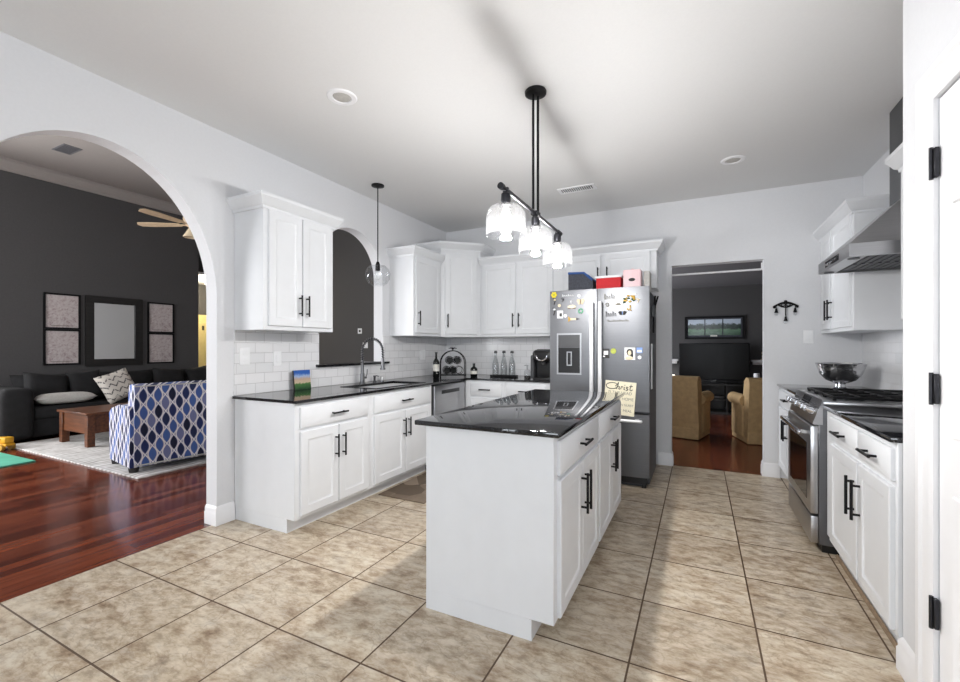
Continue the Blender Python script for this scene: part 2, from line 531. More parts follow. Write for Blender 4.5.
    def cells(self, us, vs, inc, w0, w1, mp):
        """slab made of grid cells with real openings"""
        nu, nv = len(us) - 1, len(vs) - 1
        ok = [[inc((us[i] + us[i + 1]) / 2, (vs[j] + vs[j + 1]) / 2) for j in range(nv)] for i in range(nu)]
        b = bmesh.new(); cache = {}
        def V(i, j, w):
            k = (i, j, w)
            if k not in cache: cache[k] = b.verts.new(mp(us[i], vs[j], w))
            return cache[k]
        for i in range(nu):
            for j in range(nv):
                if not ok[i][j]: continue
                b.faces.new([V(i, j, w0), V(i, j + 1, w0), V(i + 1, j + 1, w0), V(i + 1, j, w0)])
                b.faces.new([V(i, j, w1), V(i + 1, j, w1), V(i + 1, j + 1, w1), V(i, j + 1, w1)])
                for di, dj, a, c in ((-1, 0, (i, j), (i, j + 1)), (1, 0, (i + 1, j), (i + 1, j + 1)), (0, -1, (i, j), (i + 1, j)), (0, 1, (i, j + 1), (i + 1, j + 1))):
                    ii, jj = i + di, j + dj
                    if 0 <= ii < nu and 0 <= jj < nv and ok[ii][jj]: continue
                    b.faces.new([V(*a, w0), V(*c, w0), V(*c, w1), V(*a, w1)])
        bmesh.ops.recalc_face_normals(b, faces=b.faces)
        self.absorb(b)
    def sweep(self, prof, path, closed=False):
        """profile (out, up) along a plan path; out is to the right of travel; path points (x,y,z0)"""
        n = len(path); P = [Vector((p[0], p[1])) for p in path]; z = path[0][2]
        v, f = [], []
        m = len(prof)
        for i in range(n):
            dirs = []
            if i > 0 or closed: dirs.append((P[i] - P[i - 1]).normalized())
            if i < n - 1 or closed: dirs.append((P[(i + 1) % n] - P[i]).normalized())
            ns = [Vector((d.y, -d.x)) for d in dirs]
            if len(ns) == 2:
                q = ns[0] + ns[1]; mit = q / (1 + ns[0].dot(ns[1]))
            else: mit = ns[0]
            for o, u in prof: v.append((P[i].x + mit.x * o, P[i].y + mit.y * o, z + u))
        for i in range(n if closed else n - 1):
            j = (i + 1) % n
            for k in range(m):
                l = (k + 1) % m
                f.append((i * m + k, j * m + k, j * m + l, i * m + l))
        if not closed:
            f.append(tuple(range(m))); f.append(tuple((n - 1) * m + k for k in range(m - 1, -1, -1)))
        b = bmesh.new()
        vs = [b.verts.new(x) for x in v]
        for q in f:
            try: b.faces.new([vs[i] for i in q])
            except ValueError: pass
        bmesh.ops.recalc_face_normals(b, faces=b.faces)
        self.absorb(b)
    def pillow(self, w, h, t, n=14):
        """cushion in the xz plane, thickness along y"""
        v, f = [], []
        for side in (1, -1):
            for i in range(n + 1):
                for j in range(n + 1):
                    a, c = 2 * i / n - 1, 2 * j / n - 1
                    e = max(0.0, (1 - a ** 4)) ** 0.55 * max(0.0, (1 - c ** 4)) ** 0.55
                    pin = 1 - 0.07 * (1 - abs(c)) * abs(a) ** 3
                    pin2 = 1 - 0.07 * (1 - abs(a)) * abs(c) ** 3
                    v.append((a * w / 2 * pin, side * t / 2 * e, c * h / 2 * pin2))
        k = (n + 1) ** 2
        for sd in (0, 1):
            for i in range(n):
                for j in range(n):
                    q = (i * (n + 1) + j, (i + 1) * (n + 1) + j, (i + 1) * (n + 1) + j + 1, i * (n + 1) + j + 1)
                    q = tuple(x + sd * k for x in q)
                    f.append(q if sd else q[::-1])
        b = bmesh.new()
        vs = [b.verts.new(x) for x in v]
        for q in f: b.faces.new([vs[i] for i in q])
        bmesh.ops.remove_doubles(b, verts=b.verts, dist=1e-5)
        self.absorb(b)
    def build(self, name, mat=None, parent=None, angle=38):
        if mat and not self.mats: self.mats.append(M[mat])
        me = bpy.data.meshes.new(name)
        bmesh.ops.recalc_face_normals(self.bm, faces=self.bm.faces)
        self.bm.to_mesh(me); self.bm.free()
        for m in self.mats: me.materials.append(m)
        for p in me.polygons: p.use_smooth = True
        me.set_sharp_from_angle(angle=math.radians(angle))
        o = bpy.data.objects.new(name, me)
        COL.objects.link(o)
        if parent is not None: o.parent = parent
        return o

def tag(o, label, cat, group=None):
    o['label'] = label; o['category'] = cat
    if group: o['group'] = group
    return o
def thing(name, label, cat, loc=(0, 0, 0), rot=0.0, group=None):
    o = bpy.data.objects.new(name, None)
    o.empty_display_size = 0.1
    o.location = loc; o.rotation_euler = (0, 0, rot)
    COL.objects.link(o)
    return tag(o, label, cat, group)
def struct(b, name, mat=None, parent=None, angle=38):
    o = b.build(name, mat, parent, angle)
    if parent is None: o['kind'] = 'structure'
    return o
def place(o, loc, rot=(0, 0, 0)):
    o.location = loc; o.rotation_euler = rot
    return o
def copy_tree(o, parent=None):
    c = o.copy(); COL.objects.link(c)
    if parent is not None: c.parent = parent
    for ch in list(o.children): copy_tree(ch, c)
    return c
YZ = lambda x0: (lambda u, v, w: (w, u, v))      # u=y v=z w=x
def mYZ(u, v, w): return (w, u, v)
def mXZ(u, v, w): return (u, w, v)

WX, BY, RX, PX, CZ = -3.065, 5.09, 1.33, 0.714, 2.82   # left wall, back wall, right wall, pantry wall, ceiling

# ------------------------------------------------------------------ structure
b = B(); b.box(-3.10, RX + .12, -2.75, BY + .02, -0.08, 0.0); struct(b, 'floor', 'tile')
b = B(); b.box(-11.2, -3.10, -1.2, 7.2, -0.08, -0.002); struct(b, 'floor', 'wood')
b = B(); b.box(-3.10, 3.2, BY + .02, 9.95, -0.08, -0.002); struct(b, 'floor', 'wood')
b = B(); b.box(WX, RX + .12, -2.75, BY + .02, CZ, CZ + .1); struct(b, 'ceiling', 'ceil')
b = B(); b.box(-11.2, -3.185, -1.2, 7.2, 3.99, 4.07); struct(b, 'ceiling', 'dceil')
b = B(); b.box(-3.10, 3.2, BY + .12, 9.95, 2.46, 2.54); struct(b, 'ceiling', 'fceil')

def arch_wall(y0, y1, H, ops, x0, x1):
    ys = {y0, y1}
    for c, hw, spring, rise, sill in ops:
        for i in range(41):
            ys.add(round(c - hw * math.cos(PI * i / 40), 6))
    ys = sorted(ys)
    def top(o, y):
        q = max(0.0, 1 - ((y - o[0]) / o[1]) ** 2)
        return o[2] + o[3] * math.sqrt(q)
    b = B()
    def quad(*p): b.raw(p, [(0, 1, 2, 3)])
    for a, c in zip(ys[:-1], ys[1:]):
        op = None
        for o in ops:
            if o[0] - o[1] - 1e-6 <= a and c <= o[0] + o[1] + 1e-6: op = o
        iv = [((0, 0), (H, H))] if op is None else ([((0, 0), (op[4], op[4]))] if op[4] > 0 else []) + [((top(op, a), top(op, c)), (H, H))]
        for (la, lc), (ha, hc) in iv:
            for x in (x0, x1):
                quad((x, a, la), (x, c, lc), (x, c, hc), (x, a, ha))
        if op:
            quad((x0, a, top(op, a)), (x1, a, top(op, a)), (x1, c, top(op, c)), (x0, c, top(op, c)))
            if op[4] > 0: quad((x0, a, op[4]), (x1, a, op[4]), (x1, c, op[4]), (x0, c, op[4]))
        quad((x0, a, H), (x1, a, H), (x1, c, H), (x0, c, H))
    for o in ops:
        for y in (o[0] - o[1], o[0] + o[1]):
            quad((x0, y, o[4]), (x1, y, o[4]), (x1, y, o[2]), (x0, y, o[2]))
    for y in (y0, y1): quad((x0, y, 0), (x1, y, 0), (x1, y, H), (x0, y, H))
    bmesh.ops.remove_doubles(b.bm, verts=b.bm.verts, dist=1e-5)
    return b
b = arch_wall(-2.75, 5.21, 4.0, [(1.275, 0.66, 1.62, 0.85, 0.0), (3.308, 0.446, 1.99, 0.45, 1.09)], WX - .12, WX)
w = struct(b, 'wall_left', 'wall', angle=1)
bm = bmesh.new(); bm.from_mesh(w.data)
for f in bm.faces:
    cx = f.calc_center_median().x
    if abs(f.normal.x) > .99 and f.normal.x * (cx - (WX - .06)) < 0: f.normal_flip()
bm.to_mesh(w.data); bm.free()
w.data.polygons.foreach_set('use_smooth', [False] * len(w.data.polygons))

# back wall with the doorway to the family room
b = B()
b.cells([WX, -.262, .572, RX + .12], [0, 2.135, CZ], lambda u, v: not (-.262 < u < .572 and v < 2.135), BY, BY + .12, mXZ)
struct(b, 'wall_back', 'wall')
b = B(); b.box(RX, RX + .12, 2.15, BY, 0, CZ); struct(b, 'wall_right', 'wall')
b = B()
b.cells([-2.75, 1.25, 1.99, 2.27], [0, 2.102, CZ], lambda u, v: not (1.25 < u < 1.99 and v < 2.102), PX, PX + .12, mYZ)
b.box(PX + .12, RX, 2.15, 2.27, 0, CZ)
struct(b, 'wall_pantry', 'wall')
# wall behind the camera with two unseen windows, added and sized for the fill light
b = B()
b.cells([WX, -2.18, -1.58, -.65, .55, PX], [0, .25, .7, 2.4, CZ], lambda u, v: not ((-2.18 < u < -1.58 and .25 < v < 2.4) or (-.65 < u < .55 and .7 < v < 2.4)), -2.75, -2.6, mXZ)
struct(b, 'wall_front', 'wall')
for k, (x0, x1) in enumerate(((-2.18, -1.58), (-.65, .55))):
    b = B()
    fr = .06; mid = (x0 + x1) / 2
    us = [x0, x0 + fr, mid - .02, mid + .02, x1 - fr, x1]; zb = (.25, .7)[k]; vs = [zb, zb + .06, 1.53, 1.57, 2.34, 2.4]
    def inc(u, v):
        return u < us[1] or u > us[4] or us[2] < u < us[3] or v < vs[1] or v > vs[4] or vs[2] < v < vs[3]
    b.cells(us, vs, inc, -2.70, -2.64, mXZ)
    w = struct(b, 'window_%d' % (k + 1), 'trim')
    p = B(); p.box(x0 + .03, x1 - .03, -2.675, -2.671, zb + .03, 2.37); p.build('pane', 'pane', w)

# living room shell
b = B(); b.cells([-1.2, -.6, 1.4, 5.31], [0, .5, 2.9, 4.0], lambda u, v: not (-.6 < u < 1.4 and .5 < v < 2.9), -9.12, -9.0, mYZ); struct(b, 'wall_living_left', 'dark')
b = B()
us = [-.6, -.52, .36, .44, 1.32, 1.4]; vs = [.5, .58, 2.82, 2.9]
b.cells(us, vs, lambda u, v: u < us[1] or u > us[4] or us[2] < u < us[3] or v < vs[1] or v > vs[2], -9.05, -9.01, mYZ)
w = struct(b, 'window_5', 'trim')  # unseen window, added to brighten the living room and what the mirror reflects
p = B(); p.box(-9.032, -9.028, -.58, 1.38, .52, 2.88); p.build('pane', 'pane', w)
b = B(); b.box(-11.2, -3.185, 7.0, 7.2, 0, 4.0); struct(b, 'wall_living_back', 'dark')
b = B(); b.cells([-11.2, -7.7, -4.9, -3.185], [0, .5, 2.9, 4.0], lambda u, v: not (-7.7 < u < -4.9 and .5 < v < 2.9), -1.2, -1.05, mXZ)
struct(b, 'wall_living_front', 'dark')
b = B()
us = [-7.7, -7.62, -6.34, -6.26, -4.98, -4.9]; vs = [.5, .58, 2.82, 2.9]
b.cells(us, vs, lambda u, v: u < us[1] or u > us[4] or us[2] < u < us[3] or v < vs[1] or v > vs[2], -1.14, -1.09, mXZ)
w = struct(b, 'window_3', 'trim')
p = B(); p.box(-7.68, -4.92, -1.117, -1.113, .52, 2.88); p.build('pane', 'pane', w)
b = B(); b.box(-3.185, -3.105, 5.21, 7.0, 0, 4.0); struct(b, 'wall_living_right', 'wall')
b = B(); b.box(-10.7, -10.56, 5.0, 7.0, 0, 4.0); b.box(-10.7, -9.12, 5.15, 5.31, 0, 4.0); struct(b, 'wall_hall', 'dark')
CROWN = [(0, 0), (.014, 0), (.016, .018), (.03, .026), (.052, .066), (.06, .074), (.06, .098), (0, .098)]
def scaled(pr, q): return [(a * q, c * q) for a, c in pr]
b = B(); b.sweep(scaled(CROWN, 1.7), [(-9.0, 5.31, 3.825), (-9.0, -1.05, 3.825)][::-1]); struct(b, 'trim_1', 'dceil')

# family room shell
b = B(); b.box(-3.10, 3.2, 9.8, 9.95, 0, 2.5); struct(b, 'wall_family_back', 'dark')
b = B(); b.cells([BY + .12, 7.05, 8.95, 9.8], [0, .4, 2.1, 2.5], lambda u, v: not (7.05 < u < 8.95 and .4 < v < 2.1), -3.10, -2.98, mYZ)
struct(b, 'wall_family_left', 'dark')
b = B(); b.box(3.0, 3.12, BY + .12, 9.8, 0, 2.5); b.box(1.45, 3.12, BY, BY + .12, 0, 2.5); struct(b, 'wall_family_right', 'dark')
b = B()
us = [7.05, 7.12, 7.97, 8.03, 8.88, 8.95]; vs = [.4, .47, 2.03, 2.1]
b.cells(us, vs, lambda u, v: u < us[1] or u > us[4] or us[2] < u < us[3] or v < vs[1] or v > vs[2], -3.05, -3.0, mYZ)
w = struct(b, 'window_4', 'trim')
p = B(); p.box(-3.03, -3.026, 7.08, 8.92, .43, 2.07); p.build('pane', 'pane', w)

# baseboards
BASE = [(0, 0), (.016, 0), (.016, .085), (.012, .092), (.012, .112), (.007, .125), (0, .135)]
def baseboard(name, path):
    b = B(); b.sweep(BASE, [(x, y, 0) for x, y in path]); return struct(b, name, 'trim')
baseboard('baseboard_left', [(WX - .12, 1.935), (WX, 1.935), (WX, 2.062)])
baseboard('baseboard_left', [(WX, -2.6), (WX, .615), (WX - .12, .615)])
baseboard('baseboard_back', [(-.395, BY), (-.262, BY), (-.262, BY + .12)])
baseboard('baseboard_back', [(.572, BY + .12), (.572, BY), (.70, BY)])
baseboard('baseboard_right', [(.75, 2.27), (PX, 2.27), (PX, 2.10)])
baseboard('baseboard_living', [(-9.0, -1.05), (-9.0, 5.31)])
baseboard('baseboard_family', [(-2.98, 9.8), (3.0, 9.8)])

# door casing and six panel pantry door
b = B()
DI, DO, zt = 1.99, 1.25, 2.102
prf = [(0, 0), (0, .012), (.02, .018), (.075, .014), (.085, .022), (.106, .022), (.106, 0)]
v, f = [], []
for ya, sy, za, sz in ((DI, 1, 0, 0), (DI, 1, zt, 1), (DO, -1, zt, 1), (DO, -1, 0, 0)):
    for p, q in prf: v.append((PX - q, ya + sy * p, za + sz * p))
m = len(prf)
for i in range(3):
    for k in range(m):
        l = (k + 1) % m; f.append((i * m + k, i * m + l, i * m + m + l, i * m + m + k))
f += [tuple(range(m)), tuple(3 * m + k for k in range(m))]
b.raw(v, f)
struct(b, 'trim_2', 'trim')
b = B()
b.X = Matrix(((0, 1, 0, 0), (-1, 0, 0, 0), (0, 0, 1, 0), (0, 0, 0, 1)))     # local x -> -y, local y -> +x
def lx(y): return -y
x0, x1 = lx(1.986), lx(1.254)
yf = PX + .002
b.rects([(x0, x1, .012, 2.097, yf + .035), (x0, x1, .012, 2.097, yf + .002), (x0 + .002, x1 - .002, .014, 2.095, yf)], True, True)
for px0, px1 in ((x0 + .095, x0 + .31), (x1 - .31, x1 - .095)):
    for z0, z1 in ((.22, .80), (.98, 1.62), (1.72, 1.98)):
        b.rects([(px0, px1, z0, z1, yf - .0005), (px0 + .004, px1 - .004, z0 + .004, z1 - .004, yf - .007), (px0 + .014, px1 - .014, z0 + .014, z1 - .014, yf - .007), (px0 + .026, px1 - .026, z0 + .026, z1 - .026, yf - .002),
                 (px0 + .05, px1 - .05, z0 + .05, z1 - .05, yf - .008)], False, True)
door = struct(b, 'door_1', 'trim')
for z in (.38, 1.13, 1.885):
    h = B(); h.box(PX - .014, PX - .001, 1.973, 2.008, z - .05, z + .05, .002); h.cyl((PX - .017, 1.99, z - .054), (PX - .017, 1.99, z + .054), .006, seg=10)
    h.build('hinge', 'gunmetal', door)

# backsplash tile
b = B()
b.cells([2.062, 2.862, 3.754, BY - .001], [.911, 1.088, 1.392], lambda u, v: not (2.862 < u < 3.754 and v > 1.088), WX + .0005, WX + .009, mYZ)
struct(b, 'trim_3', 'suby')
b = B(); b.box(WX + .009, -1.33, BY - .009, BY - .0005, .911, 1.392); struct(b, 'trim_4', 'subx')
b = B(); b.box(RX - .009, RX - .0005, 2.272, BY - .001, .911, 1.392); b.box(RX - .009, RX - .0005, 3.34, 4.10, 1.392, 1.9); struct(b, 'trim_5', 'suby')
# granite ledge of the pass-through
b = B(); b.box(WX - .13, WX + .045, 2.823, 3.826, 1.089, 1.112, .004); tag(b.build('window_ledge', 'granite'), 'black granite ledge along the bottom of the arched pass-through', 'ledge')

# ------------------------------------------------------------------ cabinetry
def pull(parent, x, z, L, y, vertical=True, name='handle'):
    b = B()
    yb = y - .032
    if vertical:
        b.cyl((x, yb, z - L / 2), (x, yb, z + L / 2), .0068, seg=12)
        for d in (-1, 1): b.cyl((x, y + .001, z + d * L * .36), (x, yb - .004, z + d * L * .36), .0058, seg=10)
    else:
        b.cyl((x - L / 2, yb, z), (x + L / 2, yb, z), .0068, seg=12)
        for d in (-1, 1): b.cyl((x + d * L * .36, y + .001, z), (x + d * L * .36, yb - .004, z), .0058, seg=10)
    return b.build(name, 'black', parent)
def door_front(parent, name, x0, x1, z0, z1, fr=.058, y=-.019):
    b = B()
    e = .004
    b.rects([(x0, x1, z0, z1, 0.0), (x0, x1, z0, z1, y + e), (x0 + e, x1 - e, z0 + e, z1 - e, y), (x0 + fr, x1 - fr, z0 + fr, z1 - fr, y),
             (x0 + fr + .004, x1 - fr - .004, z0 + fr + .004, z1 - fr - .004, y + .004), (x0 + fr + .012, x1 - fr - .012, z0 + fr + .012, z1 - fr - .012, y + .0075),
             (x0 + fr + .02, x1 - fr - .02, z0 + fr + .02, z1 - fr - .02, y + .0075)])
    return b.build(name, 'cab', parent)
def drawer_front(parent, x0, x1, z0, z1, y=-.019):
    b = B(); e = .01
    b.rects([(x0, x1, z0, z1, 0.0), (x0, x1, z0, z1, y + .006), (x0 + e, x1 - e, z0 + e, z1 - e, y)])
    return b.build('drawer', 'cab', parent)
def base_cabinet(label, loc, rot, W, D, drawers, doors, toe=.075, H=.89, bz=.095, notch=None, group='white base cabinets', dz=(.712, .858), oz=(.118, .69), hl=.17):
    r = thing('base_cabinet', label, 'cabinet', loc, rot, group)
    b = B()
    b.box(0, W, 0, D, bz, H, .002)
    b.box(0.001, W - .001, toe + .012, D, 0, bz)
    b.build('carcass', 'cab', r)
    b = B(); b.box(0, W, toe, toe + .012, 0, bz - .001); b.build('toe_kick', 'cab', r)
    for x0, x1, hw in drawers:
        d = drawer_front(r, x0, x1, *dz)
        if hw: pull(d, (x0 + x1) / 2, sum(dz) / 2, hw, -.019, False)
    for x0, x1, side in doors:
        d = door_front(r, 'door', x0, x1, *oz)
        if side: pull(d, x0 + .032 if side < 0 else x1 - .032, .54, hl, -.019)
    return r
R90 = PI / 2
# left run (faces +x): local x runs to +y
FX = -2.433
base_cabinet('white base cabinet at the open end of the sink run, below the small village picture', (FX, 2.066, 0), R90, .755, .628,
             [(.04, .715, .15)], [(.04, .386, 1), (.394, .715, -1)])
base_cabinet('white sink base cabinet directly under the spring faucet', (FX, 2.822, 0), R90, .925, .628,
             [(.04, .89, .15)], [(.04, .462, 1), (.47, .89, -1)])
# dishwasher
r = thing('dishwasher', 'stainless steel dishwasher between the sink cabinet and the corner', 'dishwasher', (FX, 3.75, 0), R90)
b = B(); b.box(.0, .668, .02, .60, .02, .886); b.build('tub', 'rubber', r)
b = B(); b.box(.028, .668, -.022, .02, .11, .872, .006, 2); d = b.build('door', 'steelh', r)
b = B(); b.box(.16, .54, -.0235, -.02, .775, .815, .006, 2); b.build('pocket_handle', 'blackplastic', d)
b = B(); b.box(.03, .66, .07, .09, .0, .10); b.build('toe_kick', 'blackplastic', r)
# blind corner and back run (faces -y)
base_cabinet('white corner base cabinet with a drawer, behind the dishwasher corner', (FX, 4.47, 0), 0, .50, .61, [(.075, .463, .14)], [(.075, .463, 1)])
base_cabinet('white base cabinet with a drawer beside the refrigerator, under the coffee maker', (-1.931, 4.47, 0), 0, .60, .61, [(.02, .475, .14)], [(.02, .475, -1)])

# L-shaped counter with the sink cut-out
b = B()
us = [WX + .0095, -2.875, -2.475, -2.40, -1.33]; vs = [2.045, 2.95, 3.69, 4.447, BY - .0095]
b.cells(us, vs, lambda u, v: (u < -2.40 or v > 4.447) and not (-2.875 < u < -2.475 and 2.95 < v < 3.69), .89, .91, lambda u, v, w: (u, v, w))
tag(b.build('countertop', 'granite'), 'black granite L-shaped countertop around the sink and back corner', 'countertop')
r = thing('sink', 'dark rectangular basin sunk into the counter below the pass-through', 'sink', (-2.675, 3.32, .70))
b = B()
x0, x1, y0, y1 = -.19, .19, -.36, .36
b.cells([x0 - .02, x0, x1, x1 + .02], [y0 - .02, y0, y1, y1 + .02], lambda u, v: not (x0 < u < x1 and y0 < v < y1), .0, .189, lambda u, v, w: (u, v, w))
b.box(x0 - .02, x1 + .02, y0 - .02, y1 + .02, -.006, .0)
b.build('basin', 'rubber', r)
b = B(); b.lathe((0, 0, 0), [(.0, .004), (.045, .004), (.05, .0)], 20); b.build('drain', 'chrome', r)
b = B()
b.cells([-.207, -.18, .18, .207], [-.377, -.35, .35, .377], lambda u, v: not (-.18 < u < .18 and -.35 < v < .35), .2101, .2135, lambda u, v, w: (u, v, w))
b.build('rim', 'gunmetal', r)

# island
r = base_cabinet('white kitchen island cabinet with drawers and doors on its right side', (-.546, 1.782, 0), R90, 1.70, .642,
    [(.045, .83, .15), (.87, 1.655, .15)], [(.045, .435, 1), (.443, .83, -1), (.87, 1.262, 1), (1.27, 1.655, -1)], bz=.092, H=.89, toe=.1, dz=(.715, .866), oz=(.105, .695), hl=.20)
r.name = 'island_cabinet'; r['category'] = 'kitchen island'; del r['group']
b = B(); b.box(-1.24, -.517, 1.757, 3.51, .89, .914, .005, 2); tag(b.build('countertop', 'granite'), 'glossy black granite top on the kitchen island', 'countertop')

# right run (faces -x): local x runs to -y
base_cabinet('white base cabinet between the range and the pantry wall', (.70, 3.335, 0), -R90, 1.06, .63,
    [(.14, .625, .15), (.648, 1.035, .15)], [(.14, .625, 1), (.648, 1.035, -1)], toe=.06, bz=.125, dz=(.735, .865), oz=(.14, .71), hl=.19)
base_cabinet('white base cabinet on the far side of the range, against the back wall', (.70, BY - .001, 0), -R90, .985, .63,
    [(.06, .94, .15)], [(.06, .5, 1), (.51, .94, -1)], toe=.06, bz=.125, dz=(.735, .865), oz=(.14, .71))
b = B(); b.box(.677, RX - .0095, 2.279, 3.336, .89, .912, .005, 2); tag(b.build('countertop', 'granite'), 'short black granite counter on the near side of the range', 'countertop')
b = B(); b.box(.677, RX - .0095, 4.104, BY - .0005, .89, .912, .005, 2); tag(b.build('countertop', 'granite'), 'black granite counter on the far side of the range', 'countertop')
b = B(); b.sweep([(0, 0), (.012, 0), (.010, .008), (.004, .014), (0, .016)], [(.750, 3.33, 0), (.750, 2.40, 0)][::1])
b.build('trim_6', 'toetrim')['kind'] = 'structure'

# wall cabinets
def wall_cabinet(label, loc, rot, W, D, H, doors, crown, crown_z=None, group='white wall cabinets', hl=.16, z0=.03, z1=None, hz=.16, fr=.055, ins=.03):
    r = thing('wall_cabinet', label, 'cabinet', loc, rot, group)
    b = B(); b.box(0, W, 0, D, 0, H, .002); b.build('carcass', 'cab', r)
    z1 = H - .03 if z1 is None else z1
    for x0, x1, side in doors:
        d = door_front(r, 'door', x0, x1, z0, z1, fr)
        if side: pull(d, x0 + ins if side < 0 else x1 - ins, z0 + hz, hl, -.019)
    b = B(); b.sweep(CROWN, [(x, y, H - .03) for x, y in crown]); b.build('crown_molding', 'cab', r)
    return r
# crown paths run so that the outside lies on the right of travel
wall_cabinet('white two-door wall cabinet standing alone left of the arched pass-through', (-2.745, 2.065, 1.392), R90, .655, .319, .89,
             [(.035, .325, 1), (.333, .62, -1)], [(0, .319), (0, 0), (.655, 0), (.655, .319)][::1])
wall_cabinet('narrow one-door wall cabinet right of the arched pass-through', (-2.745, 3.875, 1.392), R90, .560, .319, .89,
             [(.03, .52, -1)], [(0, .319), (0, 0), (.56, 0)])
# diagonal corner cabinet
cx0, cy0, cx1, cy1 = -2.745, 4.437, -2.392, 4.775
L = math.hypot(cx1 - cx0, cy1 - cy0); ang = math.atan2(cy1 - cy0, cx1 - cx0)
r = thing('wall_cabinet', 'tall one-door wall cabinet set diagonally across the corner', 'cabinet', (cx0, cy0, 1.392), ang, 'white wall cabinets')
ca, sa = math.cos(-ang), math.sin(-ang)
def loc2(x, y): return ((x - cx0) * ca - (y - cy0) * sa, (x - cx0) * sa + (y - cy0) * ca)
poly = [loc2(cx0, cy0), loc2(cx1, cy1), loc2(cx1, BY - .001), loc2(WX + .001, BY - .001), loc2(WX + .001, cy0)]
b = B(); b.prism(poly, 0, 1.05); b.build('carcass', 'cab', r)
d = door_front(r, 'door', .045, L - .045, .03, 1.0, .06); pull(d, .075, .19, .16, -.019)
b = B(); b.sweep(CROWN, [(p[0], p[1], 1.03) for p in (loc2(WX + .001, cy0), loc2(cx0, cy0), loc2(cx1, cy1), loc2(cx1, BY - .001))]); b.build('crown_molding', 'cab', r)
wall_cabinet('wide two-door wall cabinet over the three glass bottles', (-2.388, 4.77, 1.392), 0, 1.04, .319, .89,
             [(.035, .465, 1), (.495, .92, -1)], [(0, 0), (1.04, 0)], ins=.022)
wall_cabinet('short two-door wall cabinet above the refrigerator', (-1.346, 4.77, 1.872), 0, .961, .319, .41,
             [(.03, .405, 1), (.45, .90, -1)], [(0, 0), (.961, 0), (.961, .319)], hl=.10, hz=.165, fr=.05, ins=.025)
wall_cabinet('white two-door wall cabinet behind the range hood, next to the iron wall hanging', (1.02, BY - .001, 1.392), -R90, .982, .309, .89,
             [(.08, .41, 1), (.44, .94, -1)], [(0, 0), (.982, 0), (.982, .309)], hl=.17)
wall_cabinet('white wall cabinet mostly hidden by the pantry wall, near side of the hood', (1.02, 3.245, 1.392), -R90, .97, .309, .89,
             [(.03, .47, 1), (.48, .94, -1)], [(0, .309), (0, 0), (.97, 0)])

# ------------------------------------------------------------------ refrigerator
r = thing('refrigerator', 'stainless steel french door refrigerator covered in magnets', 'refrigerator', (-1.305, 4.12, 0))
W = .912
b = B(); b.box(.004, W - .004, .072, .74, .03, 1.775, .004); b.box(.06, W - .06, .09, .70, 0, .03); b.build('body', 'rubber', r)
def fdoor(x0, x1, z0, z1, name):
    b = B()
    n = 10; pts = []
    for i in range(n + 1):
        q = i / n
        x = x0 + (x1 - x0) * q
        pts.append((x, .012 * (abs(2 * q - 1) ** 4)))
    poly = pts + [(x1, .066), (x0, .066)]
    b.prism(poly, z0, z1)
    return b.build(name, 'steel', r)
dl = fdoor(0, .452, .688, 1.812, 'door'); dr = fdoor(.458, W, .688, 1.812, 'door'); df = fdoor(0, W, .10, .664, 'freezer_drawer')
def fbar(parent, p0, p1, ax):
    b = B()
    if ax == 'v':
        b.box(p0[0] - .0185, p0[0] + .0185, -.062, -.036, p0[1], p1[1], .01, 3)
        for z in (p0[1] + .05, p1[1] - .05): b.box(p0[0] - .011, p0[0] + .011, -.04, .008, z - .02, z + .02, .003)
    else:
        b.box(p0[0], p1[0], -.062, -.036, p0[1] - .0135, p0[1] + .0135, .01, 3)
        for x in (p0[0] + .05, p1[0] - .05): b.box(x - .02, x + .02, -.04, .008, p0[1] - .011, p0[1] + .011, .003)
    b.build('handle', 'bar', parent)
fbar(dl, (.416, .76), (.416, 1.69), 'v'); fbar(dr, (.492, .76), (.492, 1.69), 'v'); fbar(df, (.08, .61), (.86, .61), 'h')
b = B(); b.mat('steelh'); b.cells([.074, .088, .298, .312], [1.005, 1.02, 1.385, 1.40], lambda u, v: not (.088 < u < .298 and 1.02 < v < 1.385), -.006, .012, mXZ)
d = b.build('dispenser', None, dl)
b = B(); b.mat('rubber'); b.box(.088, .298, -.003, .012, 1.265, 1.385); b.mat('blackplastic'); b.box(.088, .298, -.0012, .012, 1.02, 1.262); b.build('dispenser_recess', None, dl)
b = B(); b.cells([.172, .180, .212, .220], [1.09, 1.10, 1.215, 1.225], lambda u, v: not (.18 < u < .212 and 1.10 < v < 1.215), -.012, -.001, mXZ); b.build('dispenser_paddle', 'steelh', dl)
b = B(); b.box(.02, W - .02, .03, .09, .035, .098, .004); b.build('kick_grille', 'blackplastic', r)
for x in (.06, W - .06):
    b = B(); b.box(x - .045, x + .045, .03, .16, 1.775, 1.80, .006, 2); b.build('hinge_cover', 'rubber', r)
for x in (.05, W - .05):
    b = B(); b.cyl((x, .06, 0), (x, .06, .036), .022, seg=14); b.build('foot', 'blackplastic', r)

